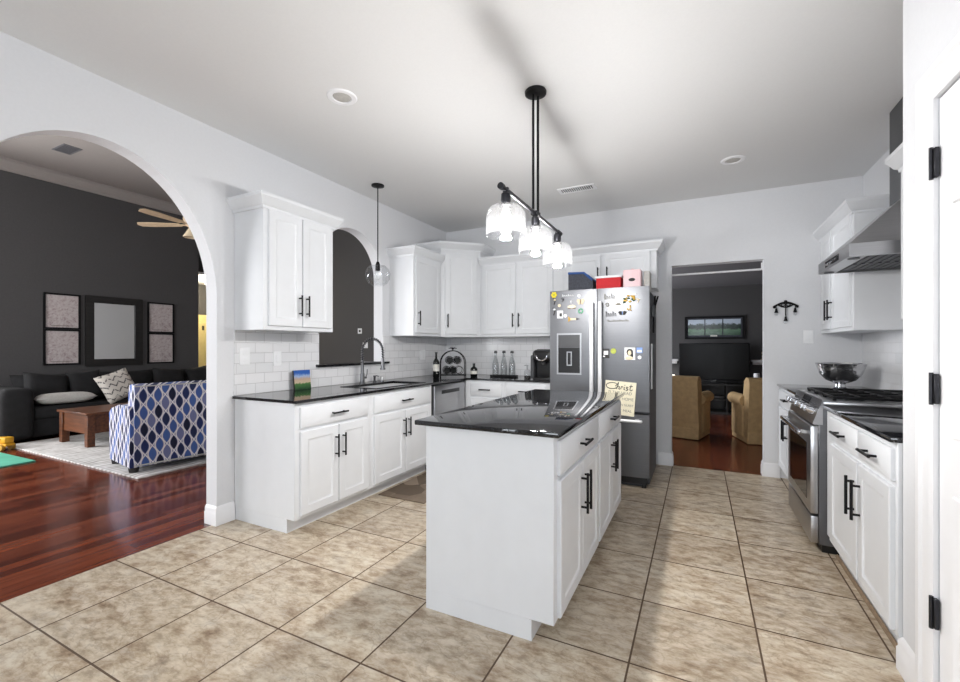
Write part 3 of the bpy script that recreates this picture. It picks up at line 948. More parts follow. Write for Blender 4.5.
# things on top of the refrigerator
FT = 1.775
r = thing('lunch_bag', 'dark canvas lunch bag with blue trim on top of the refrigerator', 'bag', (-1.16, 4.27, FT))
b = B(); b.prism([(0, 0), (.245, 0), (.238, .145), (.155, .222), (.0, .228)], 0, .16, lambda u, v, w: (u, w, v)); b.build('body', 'denim', r)
for yy in (-.003, .163):
    b = B(); b.tube([(0.0, yy, .224), (.155, yy, .218), (.238, yy, .143)], .011); b.build('piping', 'denimtrim', r)
r = thing('storage_bin', 'red plastic bin with a white rim between the bag and the pink tin', 'bin', (-.775, 4.36, FT))
b = B(); b.rects([(-.113, .113, 0, .155, -.08), (-.118, .118, .0, .155, .08)]); b.build('tub', 'red', r)
b = B(); b.box(-.125, .125, -.09, .09, .155, .178, .006, 2); b.build('lid', 'whiteplastic', r)
r = thing('tin_box', 'pale pink tin with a dark oval badge on the refrigerator', 'tin', (-.562, 4.36, FT))
b = B(); b.box(-.08, .08, -.07, .07, 0, .222, .012, 3); b.build('body', 'pink', r)
b = B(); b.sphere((0, -.0705, .125), .03, .003, .016, 16); b.build('badge', 'ink', r)
b = B(); b.box(-.005, .015, -.072, .072, 0.221, .228, .002); b.build('lid_clasp', 'pink', r)
b = B(); b.box(-.462, -.41, 4.34, 4.50, FT, FT + .205, .006); tag(b.build('cardboard_box', 'pillow'), 'narrow grey box standing right of the pink tin on the refrigerator', 'box')

# fridge magnets and papers
FYL = lambda x: 4.12 + (.012 * abs(2 * ((x + 1.305) / .452) - 1) ** 4 if x < -.85 else .012 * abs(2 * ((x + .847) / .454) - 1) ** 4)
def magnet(name, label, cat, shape, x, z, w, h, mats, extra=None):
    y = FYL(x)
    y = max(FYL(x - w / 2), FYL(x + w / 2), y) - .0006
    b = B(); b.mat(mats[0])
    if shape == 'box': b.box(-w / 2, w / 2, -.006, .0005, -h / 2, h / 2, .0015)
    elif shape == 'disc': b.cyl((0, -.007, 0), (0, .0005, 0), w / 2 * .94, w / 2, 20)
    elif shape == 'flower':
        for k in range(6):
            a = k * PI / 3; b.sphere((math.cos(a) * w * .3, -.004, math.sin(a) * h * .3), w * .2, .006, h * .2, 12)
        b.mat(mats[1]); b.sphere((0, -.008, 0), w * .17, .006, h * .17, 12)
    elif shape == 'butterfly':
        for sx in (-1, 1):
            b.sphere((sx * w * .26, -.004, h * .15), w * .24, .005, h * .3, 14); b.sphere((sx * w * .2, -.004, -h * .25), w * .17, .005, h * .2, 14)
        b.mat(mats[1]); b.sphere((0, -.005, 0), w * .06, .006, h * .4, 12)
    elif shape == 'oval': b.sphere((0, -.002, 0), w / 2, .008, h / 2, 18)
    elif shape == 'ring':
        b.tube([(math.cos(a) * w * .36, -.004, math.sin(a) * h * .36) for a in [2 * PI * k / 20 for k in range(20)]], w * .12, 6, True)
    elif shape == 'rocket':
        b.prism([(-w / 2, -h * .18), (w * .2, -h * .18), (w / 2, 0), (w * .2, h * .18), (-w / 2, h * .18)], -.006, .0005, mXZ)
        b.mat(mats[1]); b.prism([(-w / 2, -h / 2), (-w * .3, -h * .18), (-w * .3, h * .18), (-w / 2, h / 2)], -.0065, .0005, mXZ)
        b.mat('ink'); b.prism([(w * .2, -h * .18), (w / 2, 0), (w * .2, h * .18)], -.0068, .0, mXZ)
    elif shape == 'word':
        n = int(w / .017)
        for k in range(n):
            xx = -w / 2 + (k + .5) * w / n
            hh = h * (1 if k % 3 == 0 else .65)
            b.tube([(xx - .005, -.003, -h / 2), (xx - .004, -.003, -h / 2 + hh), (xx + .004, -.003, -h / 2 + hh * .7), (xx + .005, -.003, -h / 2)], .0026, 6)
    elif shape == 'bunch':
        rng = random.Random(int(x * 1000) % 97)
        for k in range(14):
            if k > 8: b.mat(mats[1])
            b.sphere((rng.uniform(-.42, .42) * w, -.006, rng.uniform(-.42, .42) * h), w * .13, .008, h * .12, 10)
    elif shape == 'stick':
        b.tube([(-w * .3, -.004, h / 2), (w * .2, -.004, h * .1), (-w * .1, -.004, -h / 2)], .006, 8); b.mat(mats[1]); b.sphere((w * .1, -.006, h * .25), w * .3, .007, h * .14, 12)
    if extra:
        b.mat(extra[0])
        for q in extra[1]: b.box(q[0], q[1], -.0075, -.005, q[2], q[3])
    bb = b
    o = bb.build(name, None)
    o.location = (x, y, z)
    return tag(o, label, cat, 'magnets and papers on the refrigerator')
pxs = 4.41 / 436.5     # metres per photo pixel at the refrigerator front, left door
fx = lambda px: -1.307 + (px - 549.5) * (.457 / 47.3)
fz = lambda py: 1.817 - (py - 291) * .00998
g_ = magnet
g_('fridge_magnet', 'bright yellow flower magnet in the top left corner of the refrigerator', 'magnet', 'flower', -1.262, 1.775, .062, .062, ('yellow', 'lime'))
g_('fridge_magnet', 'ivory and black figure magnet just under the yellow flower', 'magnet', 'stick', -1.258, 1.712, .04, .06, ('ink', 'skin'))
g_('fridge_magnet', 'black and white figure magnet at the left door edge, below the ivory and black one', 'magnet', 'stick', -1.262, 1.615, .045, .075, ('ink', 'whiteplastic'))
g_('fridge_magnet', 'small round ivory magnet right of the ivory and black figure', 'magnet', 'disc', -1.207, 1.67, .032, .032, ('skin',))
g_('fridge_magnet', 'white lettered word magnet high on the left refrigerator door', 'magnet', 'word', -1.125, 1.765, .115, .022, ('whiteplastic',))
g_('fridge_magnet', 'small dark lizard-shaped magnet beneath the white word', 'magnet', 'stick', -1.175, 1.722, .05, .035, ('ink', 'gunmetal'))
g_('fridge_magnet', 'round white button magnet below the blue canvas bag', 'magnet', 'disc', -1.016, 1.755, .03, .03, ('whiteplastic',))
g_('fridge_magnet', 'small pale pin magnet above the oval boat magnet', 'magnet', 'oval', -1.092, 1.70, .013, .03, ('whiteplastic',))
g_('fridge_magnet', 'cream butterfly magnet on the left refrigerator door', 'magnet', 'butterfly', -1.0, 1.698, .075, .06, ('skin', 'brown'))
g_('fridge_magnet', 'oval cream and brown boat magnet in the middle of the left door', 'magnet', 'oval', -1.085, 1.652, .085, .04, ('cream',), ('brown', [(-.035, .035, -.018, -.01)]))
g_('fridge_magnet', 'green ring magnet under the butterfly', 'magnet', 'ring', -1.0, 1.61, .052, .055, ('green',))
g_('fridge_magnet', 'white square card magnet with a dark picture on the left door', 'magnet', 'box', -1.20, 1.583, .06, .075, ('whiteplastic',), ('ink', [(-.005, .02, -.02, .012)]))
g_('fridge_magnet', 'round white magnet beside the square card', 'magnet', 'disc', -1.148, 1.568, .034, .034, ('whiteplastic',))
g_('fridge_magnet', 'cream rocket magnet with a dark nose pointing right', 'magnet', 'rocket', -1.065, 1.535, .11, .055, ('skin', 'gold'))
# right door
RZ = lambda py: 1.799 - (py - 287) * .00963
g_('fridge_magnet', 'dark scribbled word magnet at the top of the right refrigerator door', 'magnet', 'word', -.735, 1.735, .10, .055, ('inkgrey',))
g_('fridge_magnet', 'small grey sun magnet left of the white car magnet', 'magnet', 'ring', -.755, 1.658, .035, .04, ('inkgrey',))
g_('fridge_magnet', 'white rectangular magnet with a grey car on it', 'magnet', 'box', -.66, 1.66, .09, .055, ('whiteplastic',), ('inkgrey', [(-.032, .032, -.012, -.002), (-.014, .02, -.002, .01)]))
g_('fridge_magnet', 'long white strip magnet at the top right of the refrigerator', 'magnet', 'box', -.545, 1.742, .085, .015, ('whiteplastic',))
g_('fridge_magnet', 'sunflower and greenery magnet on the right refrigerator door', 'magnet', 'bunch', -.562, 1.70, .11, .075, ('gold', 'dkgreen'))
g_('fridge_magnet', 'small cream seahorse magnet right of the sunflower', 'magnet', 'stick', -.487, 1.685, .045, .035, ('skin', 'skin'))
g_('fridge_magnet', 'little ochre flower magnet hanging below the sunflower', 'magnet', 'bunch', -.567, 1.62, .05, .05, ('gold', 'skin'))
g_('fridge_magnet', 'big dark lettered word magnet on the right door', 'magnet', 'word', -.722, 1.574, .10, .05, ('ink',))
g_('fridge_magnet', 'black and pale blue winged magnet beside the dark lettered word', 'magnet', 'butterfly', -.62, 1.578, .075, .04, ('ink', 'blue'))
g_('fridge_magnet', 'thin grey script magnet under the dark lettered word', 'magnet', 'word', -.66, 1.51, .19, .018, ('inkgrey',))
g_('photo_card', 'small dark photo strip on the refrigerator next to a lime round magnet', 'photo', 'box', -.767, 1.21, .062, .088, ('ink',), ('whiteplastic', [(-.02, .02, -.012, .024), (-.026, -.008, -.034, -.02)]))
g_('fridge_magnet', 'round lime green magnet beside the small photo strip', 'magnet', 'disc', -.70, 1.232, .052, .052, ('lime',))
g_('photo_card', 'black and white portrait photo of a dark-haired person on the refrigerator', 'photo', 'box', -.556, 1.208, .092, .112, ('whiteplastic',))
b = B(); b.mat('ink'); b.sphere((0, 0, .014), .03, .003, .032, 14); b.sphere((.016, .0005, -.012), .014, .003, .032, 12); b.mat('skin'); b.sphere((-.002, -.002, .008), .016, .003, .022, 12); b.sphere((-.006, -.001, -.038), .034, .003, .018, 12)
ph = [o for o in bpy.data.objects if o.get('label', '').startswith('black and white portrait')][0]
q = b.build('portrait', None, ph); q.location = (0, -.0065, 0)
g_('fridge_magnet', 'pale blue square magnet right of the portrait photo', 'magnet', 'box', -.474, 1.24, .05, .05, ('blue',), ('whiteplastic', [(-.018, .018, -.018, .002)]))
g_('fridge_magnet', 'small round white magnet under the pale blue square', 'magnet', 'disc', -.474, 1.176, .034, .034, ('whiteplastic',))

# hand-lettered board on the right door
def text_mesh(b, txt, size, x, z, y, align='CENTER', sx=1.0):
    cu = bpy.data.curves.new('t', 'FONT'); cu.body = txt; cu.size = size; cu.align_x = align; cu.extrude = .0006
    o = bpy.data.objects.new('t', cu); COL.objects.link(o)
    dg = bpy.context.evaluated_depsgraph_get()
    me = o.evaluated_get(dg).to_mesh()
    b.raw([(x + v.co.x * sx, y - v.co.z, z + v.co.y) for v in me.vertices], [tuple(p.vertices) for p in me.polygons])
    bpy.data.objects.remove(o, do_unlink=True); bpy.data.curves.remove(cu)
r = thing('lettered_board', 'cream board with dark script lettering stuck to the right refrigerator door', 'sign', (-.643, 4.1135, .805))
r.rotation_euler = (0, math.radians(4), 0)
b = B(); b.box(-.135, .135, -.012, .006, -.152, .152, .002); b.build('board', 'cream', r)
def smooth_path(pts, k=8):
    out = []
    P = [Vector((p[0], 0, p[1])) for p in pts]
    for i in range(len(P) - 1):
        p0, p1, p2, p3 = P[max(i - 1, 0)], P[i], P[i + 1], P[min(i + 2, len(P) - 1)]
        for j in range(k):
            t_ = j / k
            out.append(.5 * ((2 * p1) + (-p0 + p2) * t_ + (2 * p0 - 5 * p1 + 4 * p2 - p3) * t_ ** 2 + (-p0 + 3 * p1 - 3 * p2 + p3) * t_ ** 3))
    return out + [P[-1]]
b = B(); yb = -.0135
strokes = [
    [(-.03, .125), (-.05, .135), (-.09, .133), (-.122, .115), (-.118, .092), (-.09, .08), (-.055, .082), (-.035, .092)],
    [(-.045, .105), (-.03, .122), (-.018, .142), (-.02, .128), (-.034, .082)],
    [(-.033, .09), (-.018, .108), (-.008, .102), (-.012, .084), (-.002, .082)],
    [(.004, .084), (.010, .108), (.020, .104), (.024, .106)],
    [(.036, .106), (.032, .084), (.042, .082)],
    [(.068, .104), (.056, .108), (.054, .096), (.066, .09), (.060, .078), (.048, .08)],
    [(.092, .132), (.084, .09), (.092, .078), (.106, .088)],
    [(.078, .114), (.106, .118)],
]
for st in strokes: b.tube([(p.x, yb, p.z) for p in smooth_path(st)], .0034, 6)
b.sphere((.038, yb, .122), .004, .002, .004, 8)
b.build('script_word', 'ink', r)
b = B()
for k, (tx, sz) in enumerate((('IS THE HEAD', .036), ('OF THIS HOME', .036), ('THE UNSEEN GUEST', .027), ('AT EVERY MEAL', .032))):
    text_mesh(b, tx, sz, 0, .038 - k * .052, -.0125)
b.build('lettering', 'inkgrey', r)

# things hung on the refrigerator's right side
r = thing('magnetic_clip', 'black clip holding utensils on the right side of the refrigerator', 'clip', (-.3965, 4.40, 1.60))
b = B(); b.box(0, .03, -.04, .04, -.05, .06, .004); b.build('holder', 'blackplastic', r)
for k in range(2):
    b = B(); b.tube([(.016, -.015 + k * .03, -.20 + k * .06), (.018, -.01 + k * .02, .02), (.03 + k * .02, .0 + k * .05, .15)], .008, 8); b.build('utensil', 'black', r)
b = B(); b.box(-.3965, -.385, 4.30, 4.345, .88, 1.30, .003); tag(b.build('paper_strip', 'whiteplastic'), 'long pale plastic strip on the right side of the refrigerator', 'strip')

# ------------------------------------------------------------------ range and hood
r = thing('range', 'stainless steel gas range with five front knobs and oven', 'range', (.63, 4.10, 0), -R90)   # local x -> -y, local y -> +x
W = .76
b = B(); b.box(.002, W - .002, .03, .685, .05, .905, .003); b.build('body', 'steel', r)
b = B(); b.prism([(.0, .80), (.002, .79), (.05, .79), (.05, .9), (.10, .9), (.10, .942), (.05, .942)], .001, W - .001, lambda u, v, w: (w, u, v)); b.build('control_panel', 'steelh', r)
nx, nz = -.942, .336
for k, x in enumerate((.09, .19, .38, .57, .67)):
    z = .865; yb = .022
    b = B(); b.cyl((x, yb, z), (x, yb - .042, z + .015), .026, .022, 20); b.cyl((x, yb - .042, z + .015), (x, yb - .048, z + .017), .022, .016, 20); b.box(x - .004, x + .004, yb - .056, yb - .04, z - .004, z + .036, .002)
    b.build('knob', 'chrome', r)
b = B(); b.prism([(.0485, .935), (.028, .89), (.03, .888), (.0505, .934)], .27, .49, lambda u, v, w: (w, u - .003, v)); b.build('display', 'dkglass', r)
b = B(); b.box(.006, W - .006, -.012, .03, .235, .782, .008, 2); d = b.build('oven_door', 'steelh', r)
b = B(); b.box(.10, W - .10, -.0145, -.01, .30, .66, .004); b.build('window', 'dkglass', d)
b = B(); b.box(.05, W - .05, -.072, -.048, .715, .745, .011, 3)
for x in (.08, W - .08): b.box(x - .014, x + .014, -.052, -.011, .718, .742, .003)
b.build('handle', 'chrome', d)
b = B(); b.box(.006, W - .006, -.01, .03, .055, .222, .006, 2); b.build('storage_drawer', 'steelh', r)
b = B(); b.box(.02, W - .02, .05, .62, 0, .05); b.build('plinth', 'blackplastic', r)
b = B(); b.box(0, W, .05, .69, .905, .936, .006, 2); b.build('cooktop', 'steelh', r)
b = B(); b.box(.03, W - .03, .10, .66, .936, .939); b.build('cooktop_well', 'steelh', r)
for cx, cy, rr in ((.15, .24, .04), (.15, .52, .05), (.38, .38, .055), (.61, .24, .05), (.61, .52, .04)):
    b = B(); b.lathe((cx, cy, .939), [(0, .016), (rr * .9, .016), (rr, .011), (rr, .0)], 20); b.build('burner', 'black', r)
for k in range(3):
    x0 = .025 + k * .24; x1 = x0 + .23
    b = B()
    for y in (.11, .65): b.box(x0, x1, y - .007, y + .007, .95, .966, .003)
    for x in (x0 + .007, x1 - .007): b.box(x - .007, x + .007, .11, .65, .95, .966, .003)
    for y in (.24, .38, .52): b.box(x0, x1, y - .006, y + .006, .952, .968, .003)
    b.box((x0 + x1) / 2 - .006, (x0 + x1) / 2 + .006, .11, .65, .952, .968, .003)
    for x in (x0 + .01, x1 - .01):
        for y in (.115, .645): b.box(x - .008, x + .008, y - .008, y + .008, .938, .952)
    b.build('grate', 'black', r)

r = thing('range_hood', 'stainless steel chimney hood above the range', 'range hood', (.80, 4.06, 1.81), -R90)
W, D = .745, .5295
b = B(); b.mat('steelh')
b.cells([0, .03, W - .03, W], [0, .09, D - .02, D], lambda u, v: u < .03 or u > W - .03 or v < .09 or v > D - .02, 0, .075, lambda u, v, w: (u, v, w))
b.box(.001, W - .001, .001, D, .068, .076)
b.build('rim', None, r)
b = B(); b.mat('gunmetal')
for k in range(2):
    x0 = .035 + k * .34
    b.box(x0, x0 + .33, .095, D - .025, .012, .02)
    for j in range(9): b.box(x0 + .02, x0 + .31, .12 + j * .042, .138 + j * .042, .008, .012)
b.build('filter', None, r)
b = B(); b.mat('dkglass'); b.box(.20, .53, -.0015, .002, .018, .058); b.mat('chrome')
for k in range(5): b.cyl((.28 + k * .042, -.004, .038), (.28 + k * .042, .001, .038), .009, seg=12)
b.build('button_panel', None, r)
for x in (.09, W - .09):
    b = B(); b.cyl((x, .045, -.004), (x, .045, .001), .03, seg=20); b.build('lamp', 'gunmetal', r)
cx0, cx1, cy0 = .26, .49, .325
b = B()
v = [(0, 0, .076), (W, 0, .076), (W, D, .076), (0, D, .076), (cx0, cy0, .385), (cx1, cy0, .385), (cx1, D, .385), (cx0, D, .385)]
b.raw(v, [(0, 1, 5, 4), (1, 2, 6, 5), (2, 3, 7, 6), (3, 0, 4, 7), (0, 3, 2, 1), (4, 5, 6, 7)])
b.build('canopy', 'steelh', r)
b = B(); b.box(cx0 + .002, cx1 - .002, cy0 + .002, D, .385, CZ - 1.81 - .001, .002); b.build('chimney', 'steel', r)

r = thing('footed_bowl', 'large hammered silver bowl on a foot beside the range', 'bowl', (1.05, 4.58, .9125))
b = B(); b.X = Matrix.Diagonal((.82, .82, .97, 1)); b.lathe((0, 0, 0), [(0, .0), (.085, 0), (.088, .008), (.07, .02), (.045, .03), (.04, .05), (.048, .062)], 36); b.build('foot', 'chrome', r)
b = B(); b.X = Matrix.Diagonal((.82, .82, .97, 1)); b.lathe((0, 0, 0), [(0, .06), (.06, .062), (.12, .085), (.17, .135), (.192, .19), (.203, .222), (.208, .226), (.203, .23), (.186, .195), (.163, .142), (.115, .095), (.0, .07)], 48); b.build('basin', 'hammered', r)

# ------------------------------------------------------------------ pendants, ceiling fittings
r = thing('island_pendant', 'black three-light linear pendant with clear glass shades over the island', 'pendant light', (-.885, 2.515, CZ))
b = B(); b.lathe((0, 0, 0), [(0, 0), (.062, 0), (.066, -.006), (.064, -.02), (.05, -.028), (0, -.03)], 32); b.build('canopy', 'black', r)
for d in (-.016, .016):
    b = B(); b.cyl((d * .6, d, -.02), (d * .6, d, -.735), .0075, seg=12); b.build('rod', 'black', r)
b = B(); b.cyl((0, -.50, -.745), (0, .50, -.745), .0125, seg=14)
for d in (-1, 1): b.cyl((0, d * .50, -.745), (0, d * .525, -.745), .017, seg=14)
b.box(-.022, .022, -.03, .03, -.757, -.731, .004); b.build('bar', 'gunmetal', r)
for k, dy in enumerate((-.455, 0, .455)):
    b = B(); b.lathe((0, dy, 0), [(0, -.735), (.016, -.735), (.017, -.76), (.024, -.766), (.026, -.80), (.022, -.815), (.034, -.822), (.036, -.83), (.0, -.832)], 22)
    so = b.build('socket', 'gunmetal', r)
    b = B(); b.lathe((0, dy, 0), [(.034, -.822), (.06, -.826), (.085, -.84), (.099, -.865), (.103, -.90), (.103, -.975), (.1035, -.98), (.1015, -.98), (.1005, -.90), (.096, -.867), (.083, -.843), (.06, -.829), (.034, -.825)], 36); b.build('shade', 'seeded', so)
    b = B(); b.lathe((0, dy, 0), [(0, -.832), (.013, -.834), (.015, -.85), (.024, -.872), (.029, -.895), (.025, -.918), (.012, -.931), (0, -.934)], 18); b.build('bulb', 'bulb', so)
    ld = bpy.data.lights.new('pendant_lamp', 'POINT'); ld.energy = 31; ld.shadow_soft_size = .028; ld.color = (1, .975, .95)
    lo = bpy.data.objects.new('pendant_lamp', ld); COL.objects.link(lo); lo.location = (-.885, 2.515 + dy, CZ - .955)
r = thing('sink_pendant', 'single pendant with a clear globe hanging in front of the arched pass-through', 'pendant light', (-2.751, 3.30, CZ))
b = B(); b.lathe((0, 0, 0), [(0, 0), (.06, 0), (.06, -.012), (.02, -.022), (0, -.024)], 28); b.build('canopy', 'black', r)
b = B(); b.cyl((0, 0, -.02), (0, 0, -.74), .0055, seg=10); b.build('rod', 'black', r)
b = B(); b.lathe((0, 0, 0), [(0, -.735), (.012, -.735), (.022, -.76), (.024, -.82), (.0, -.825)], 20); so = b.build('socket', 'black', r)
b = B(); b.lathe((0, 0, 0), [(.026, -.765), (.075, -.775), (.105, -.805), (.118, -.85), (.112, -.90), (.085, -.945), (.055, -.962), (.053, -.96), (.083, -.942), (.109, -.899), (.115, -.85), (.102, -.807), (.074, -.778), (.026, -.768)], 32); b.build('globe', 'glass', so)
b = B(); b.sphere((0, 0, -.865), .03, .03, .042, 16); b.build('bulb', 'whiteplastic', so)
for (x, y, lb) in ((-1.979, 2.036, 'round recessed ceiling light nearest the left wall'), (.252, 4.176, 'round recessed ceiling light in front of the doorway')):
    r = thing('recessed_light', lb, 'ceiling light', (x, y, CZ), 0, 'recessed ceiling lights')
    b = B(); b.lathe((0, 0, 0), [(.055, -.002), (.06, -.008), (.085, -.007), (.092, -.0), (.055, .0)], 36); b.build('trim_ring', 'trim', r)
    b = B(); b.lathe((0, 0, 0), [(0, -.004), (.05, -.004), (.055, -.001), (0, 0)], 28); b.build('lamp', 'pillow', r)
def ceiling_vent(lb, loc, w, h, m1, slat='vertical'):
    r = thing('ceiling_vent', lb, 'vent', loc, 0, None)
    b = B(); b.cells([-w / 2, -w / 2 + .02, w / 2 - .02, w / 2], [-h / 2, -h / 2 + .02, h / 2 - .02, h / 2], lambda u, v: abs(u) > w / 2 - .02 or abs(v) > h / 2 - .02, -.008, 0, lambda u, v, w_: (u, v, w_)); b.build('frame', m1, r)
    b = B(); b.box(-w / 2 + .02, w / 2 - .02, -h / 2 + .02, h / 2 - .02, -.0015, -.0003); b.build('duct', 'blackplastic', r)
    b = B()
    n = int(w / .022)
    for k in range(n):
        x = -w / 2 + .025 + k * (w - .05) / (n - 1); b.box(x - .005, x + .004, -h / 2 + .02, h / 2 - .02, -.007, -.0016)
    b.build('louvres', m1, r)
ceiling_vent('white louvred vent in the kitchen ceiling beyond the pendant', (-1.07, 4.25, CZ), .36, .15, 'trim')
ceiling_vent('dark vent in the living room ceiling seen through the arch', (-7.77, 2.82, 3.99), .36, .2, 'fceil')

# ------------------------------------------------------------------ sink fittings and counter things
r = thing('faucet', 'chrome spring pull-down faucet behind the sink', 'faucet', (-2.925, 3.28, .91))
b = B(); b.lathe((0, 0, 0), [(0, 0), (.03, 0), (.03, .006), (.022, .012), (.021, .10), (.016, .105), (.0145, .20), (.0, .2)], 24); b.build('body', 'steelf', r)
cpts = [(0, 0, .19 + .13 * k / 6) for k in range(7)]
R = .125
cpts += [(R - R * math.cos(a), 0, .32 + R * .95 * math.sin(a)) for a in [PI * k / 16 for k in range(1, 17)]]
cpts += [(2 * R, 0, .32 - .02 * k) for k in range(1, 5)]
b = B(); b.tube(cpts, .008, 10); b.build('hose', 'gunmetal', r)
sp = []
Pv = [Vector(p) for p in cpts]
seglen = [0]
for i in range(1, len(Pv)): seglen.append(seglen[-1] + (Pv[i] - Pv[i - 1]).length)
TT = 26; NN = TT * 9
for i in range(NN + 1):
    dd = seglen[-1] * i / NN
    k = max(j for j in range(len(seglen)) if seglen[j] <= dd + 1e-9); k = min(k, len(Pv) - 2)
    q = (dd - seglen[k]) / max(1e-6, seglen[k + 1] - seglen[k]); p = Pv[k].lerp(Pv[k + 1], q); tg = (Pv[k + 1] - Pv[k]).normalized()
    n1 = Vector((0, 1, 0)); n2 = tg.cross(n1)
    a = 2 * PI * TT * i / NN
    sp.append(p + (n1 * math.cos(a) + n2 * math.sin(a)) * .0145)
b = B(); b.tube(sp, .0024, 5); b.build('spring', 'steelf', r)
b = B(); b.cyl((2 * R, 0, .25), (2 * R, 0, .16), .014, .017, 18); b.cyl((2 * R, 0, .16), (2 * R, 0, .145), .026, .026, 20); b.build('spray_head', 'steelf', r)
b = B(); b.cyl((0, 0, .215), (2 * R, 0, .215), .006, seg=10); b.build('support_arm', 'steelf', r)
b = B(); b.cyl((0, .02, .06), (0, .055, .06), .011, seg=14); b.tube([(0, .05, .06), (0, .066, .09), (0, .07, .14)], .005, 8); b.build('lever', 'steelf', r)
r = thing('soap_dispenser', 'short chrome soap dispenser right of the faucet', 'dispenser', (-2.985, 3.53, .91))
b = B(); b.lathe((0, 0, 0), [(0, 0), (.02, 0), (.02, .006), (.011, .012), (.011, .05), (.014, .055), (.014, .066), (0, .068)], 18); b.build('body', 'steelf', r)
b = B(); b.tube([(0, 0, .06), (.03, 0, .064), (.055, 0, .058)], .005, 8); b.build('spout', 'steelf', r)
r = thing('air_gap_cap', 'small chrome cap on the counter at the right end of the sink', 'cap', (-2.98, 3.64, .91))
b = B(); b.lathe((0, 0, 0), [(0, 0), (.018, 0), (.018, .045), (.014, .052), (0, .053)], 18); b.build('cap', 'steelh', r)
b = B(); b.lathe((0, 0, 0), [(.019, .0), (.024, .0), (.024, .004), (.019, .006)], 18); b.build('collar', 'chrome', r)

r = thing('village_picture', 'small block picture of a village under blue sky leaning on the tile', 'picture', (-2.985, 2.625, .9105), R90)
r.rotation_euler = (math.radians(-6), 0, R90)
b = B(); b.box(-.085, .085, .002, .018, 0, .165, .001); b.build('block', 'ink', r)
b = B(); b.box(-.084, .084, .0, .002, .001, .164); b.build('painting', 'card', r)

def bottle(name, label, loc, H, R_, mat, cat='bottle', lab=None, group=None, lying=None):
    r = thing(name, label, cat, loc, 0, group)
    if lying: r.rotation_euler = lying
    pr = [(0, 0), (R_ * .9, 0), (R_, .006), (R_, H * .58), (R_ * .85, H * .66), (R_ * .38, H * .75), (R_ * .34, H * .94), (R_ * .42, H * .945), (R_ * .42, H), (0, H)]
    b = B(); b.lathe((0, 0, 0), pr, 20); b.build('glass', mat, r)
    if lab:
        b = B(); b.lathe((0, 0, 0), [(R_ + .0008, H * lab[0]), (R_ + .0012, H * lab[0]), (R_ + .0012, H * lab[1]), (R_ + .0008, H * lab[1])], 20); b.build('paper_label', 'label', r)
    return r
bottle('wine_bottle', 'upright dark wine bottle with a white label left of the wine rack', (-2.745, 4.33, .91), .30, .037, 'winebottle', lab=(.26, .52))
bottle('liquor_bottle', 'short dark bottle with a white label right of the wine rack', (-2.44, 4.70, .91), .16, .043, 'winebottle', lab=(.2, .45))
# wine rack
rk = thing('wine_rack', 'arched black metal countertop wine rack in the corner', 'wine rack', (-2.585, 4.44, .91), math.radians(35))
b = B()
for y in (-.07, .07):
    arc = [(-.145, y, .0), (-.145, y, .17)] + [(-.145 * math.cos(a), y, .17 + .145 * math.sin(a)) for a in [PI * k / 14 for k in range(1, 14)]] + [(.145, y, .17), (.145, y, .0)]
    b.tube(arc, .005, 8)
    for x, z in ((-.072, .09), (.072, .09), (.0, .09), (-.04, .205), (.05, .205)):
        b.tube([(x + .044 * math.cos(a), y, z + .044 * math.sin(a)) for a in [2 * PI * k / 18 for k in range(18)]], .003, 6, True)
    b.tube([(-.145, y, .03), (.145, y, .03)], .004, 8)
for x in (-.145, .145):
    for z in (.03, .17): b.tube([(x, -.07, z), (x, .07, z)], .004, 8)
b.build('frame', 'black', rk)
b = B()
b.tube([(0, 0, .31), (0, 0, .345)], .006, 8)
for k in range(-2, 3):
    a = k * .55
    b.tube([(0, 0, .33), (math.sin(a) * .03, 0, .33 + .03 * math.cos(a)), (math.sin(a) * .055, 0, .335 + .02 * math.cos(a))], .0045, 6)
b.tube([(0, -.07, .315), (0, .07, .315)], .004, 8)
b.build('finial', 'black', rk)
ca, sa = math.cos(math.radians(35)), math.sin(math.radians(35))
for x, z, lb in ((-.072, .09, 'lower left'), (.0, .0905, 'lower middle'), (-.04, .205, 'upper left'), (.05, .205, 'upper right')):
    lx_, ly_ = x, -.10
    wx = -2.585 + lx_ * ca - ly_ * sa; wy = 4.44 + lx_ * sa + ly_ * ca
    bottle('wine_bottle', 'dark wine bottle lying in the %s ring of the wine rack' % lb, (wx, wy, .91 + z), .29, .036, 'winebottle', group='wine bottles in the rack', lying=(-PI / 2, 0, math.radians(35)))
tr = thing('bottle_tray', 'black tray under the three clear glass bottles', 'tray', (-2.10, 4.83, .91))
b = B(); b.box(-.165, .165, -.05, .05, 0, .012, .004); b.build('base', 'blackplastic', tr)
b = B(); b.cells([-.165, -.158, .158, .165], [-.05, -.043, .043, .05], lambda u, v: abs(u) > .158 or abs(v) > .043, .012, .022, lambda u, v, w: (u, v, w)); b.build('rim', 'blackplastic', tr)
for dx, lb in ((-.11, 'left'), (.0, 'middle'), (.105, 'right')):
    r = thing('glass_bottle', 'clear glass swing-top bottle, %s one of three on the black tray' % lb, 'bottle', (-2.10 + dx, 4.83, .9222), 0, 'clear bottles on the tray')
    b = B(); b.lathe((0, 0, 0), [(0, 0), (.04, 0), (.042, .01), (.041, .12), (.03, .18), (.017, .225), (.016, .262), (.019, .265), (.019, .272), (.013, .272), (.013, .225), (.027, .178), (.038, .12), (.038, .012), (0, .01)], 24); b.build('glass', 'bottleglass', r)
    b = B(); b.lathe((0, 0, 0), [(0, .268), (.02, .272), (.022, .285), (.017, .30), (0, .303)], 16); b.build('stopper', 'rubber', r)
r = thing('sugar_jar', 'small clear jar with a pump top beside the coffee maker', 'jar', (-1.70, 4.56, .91))
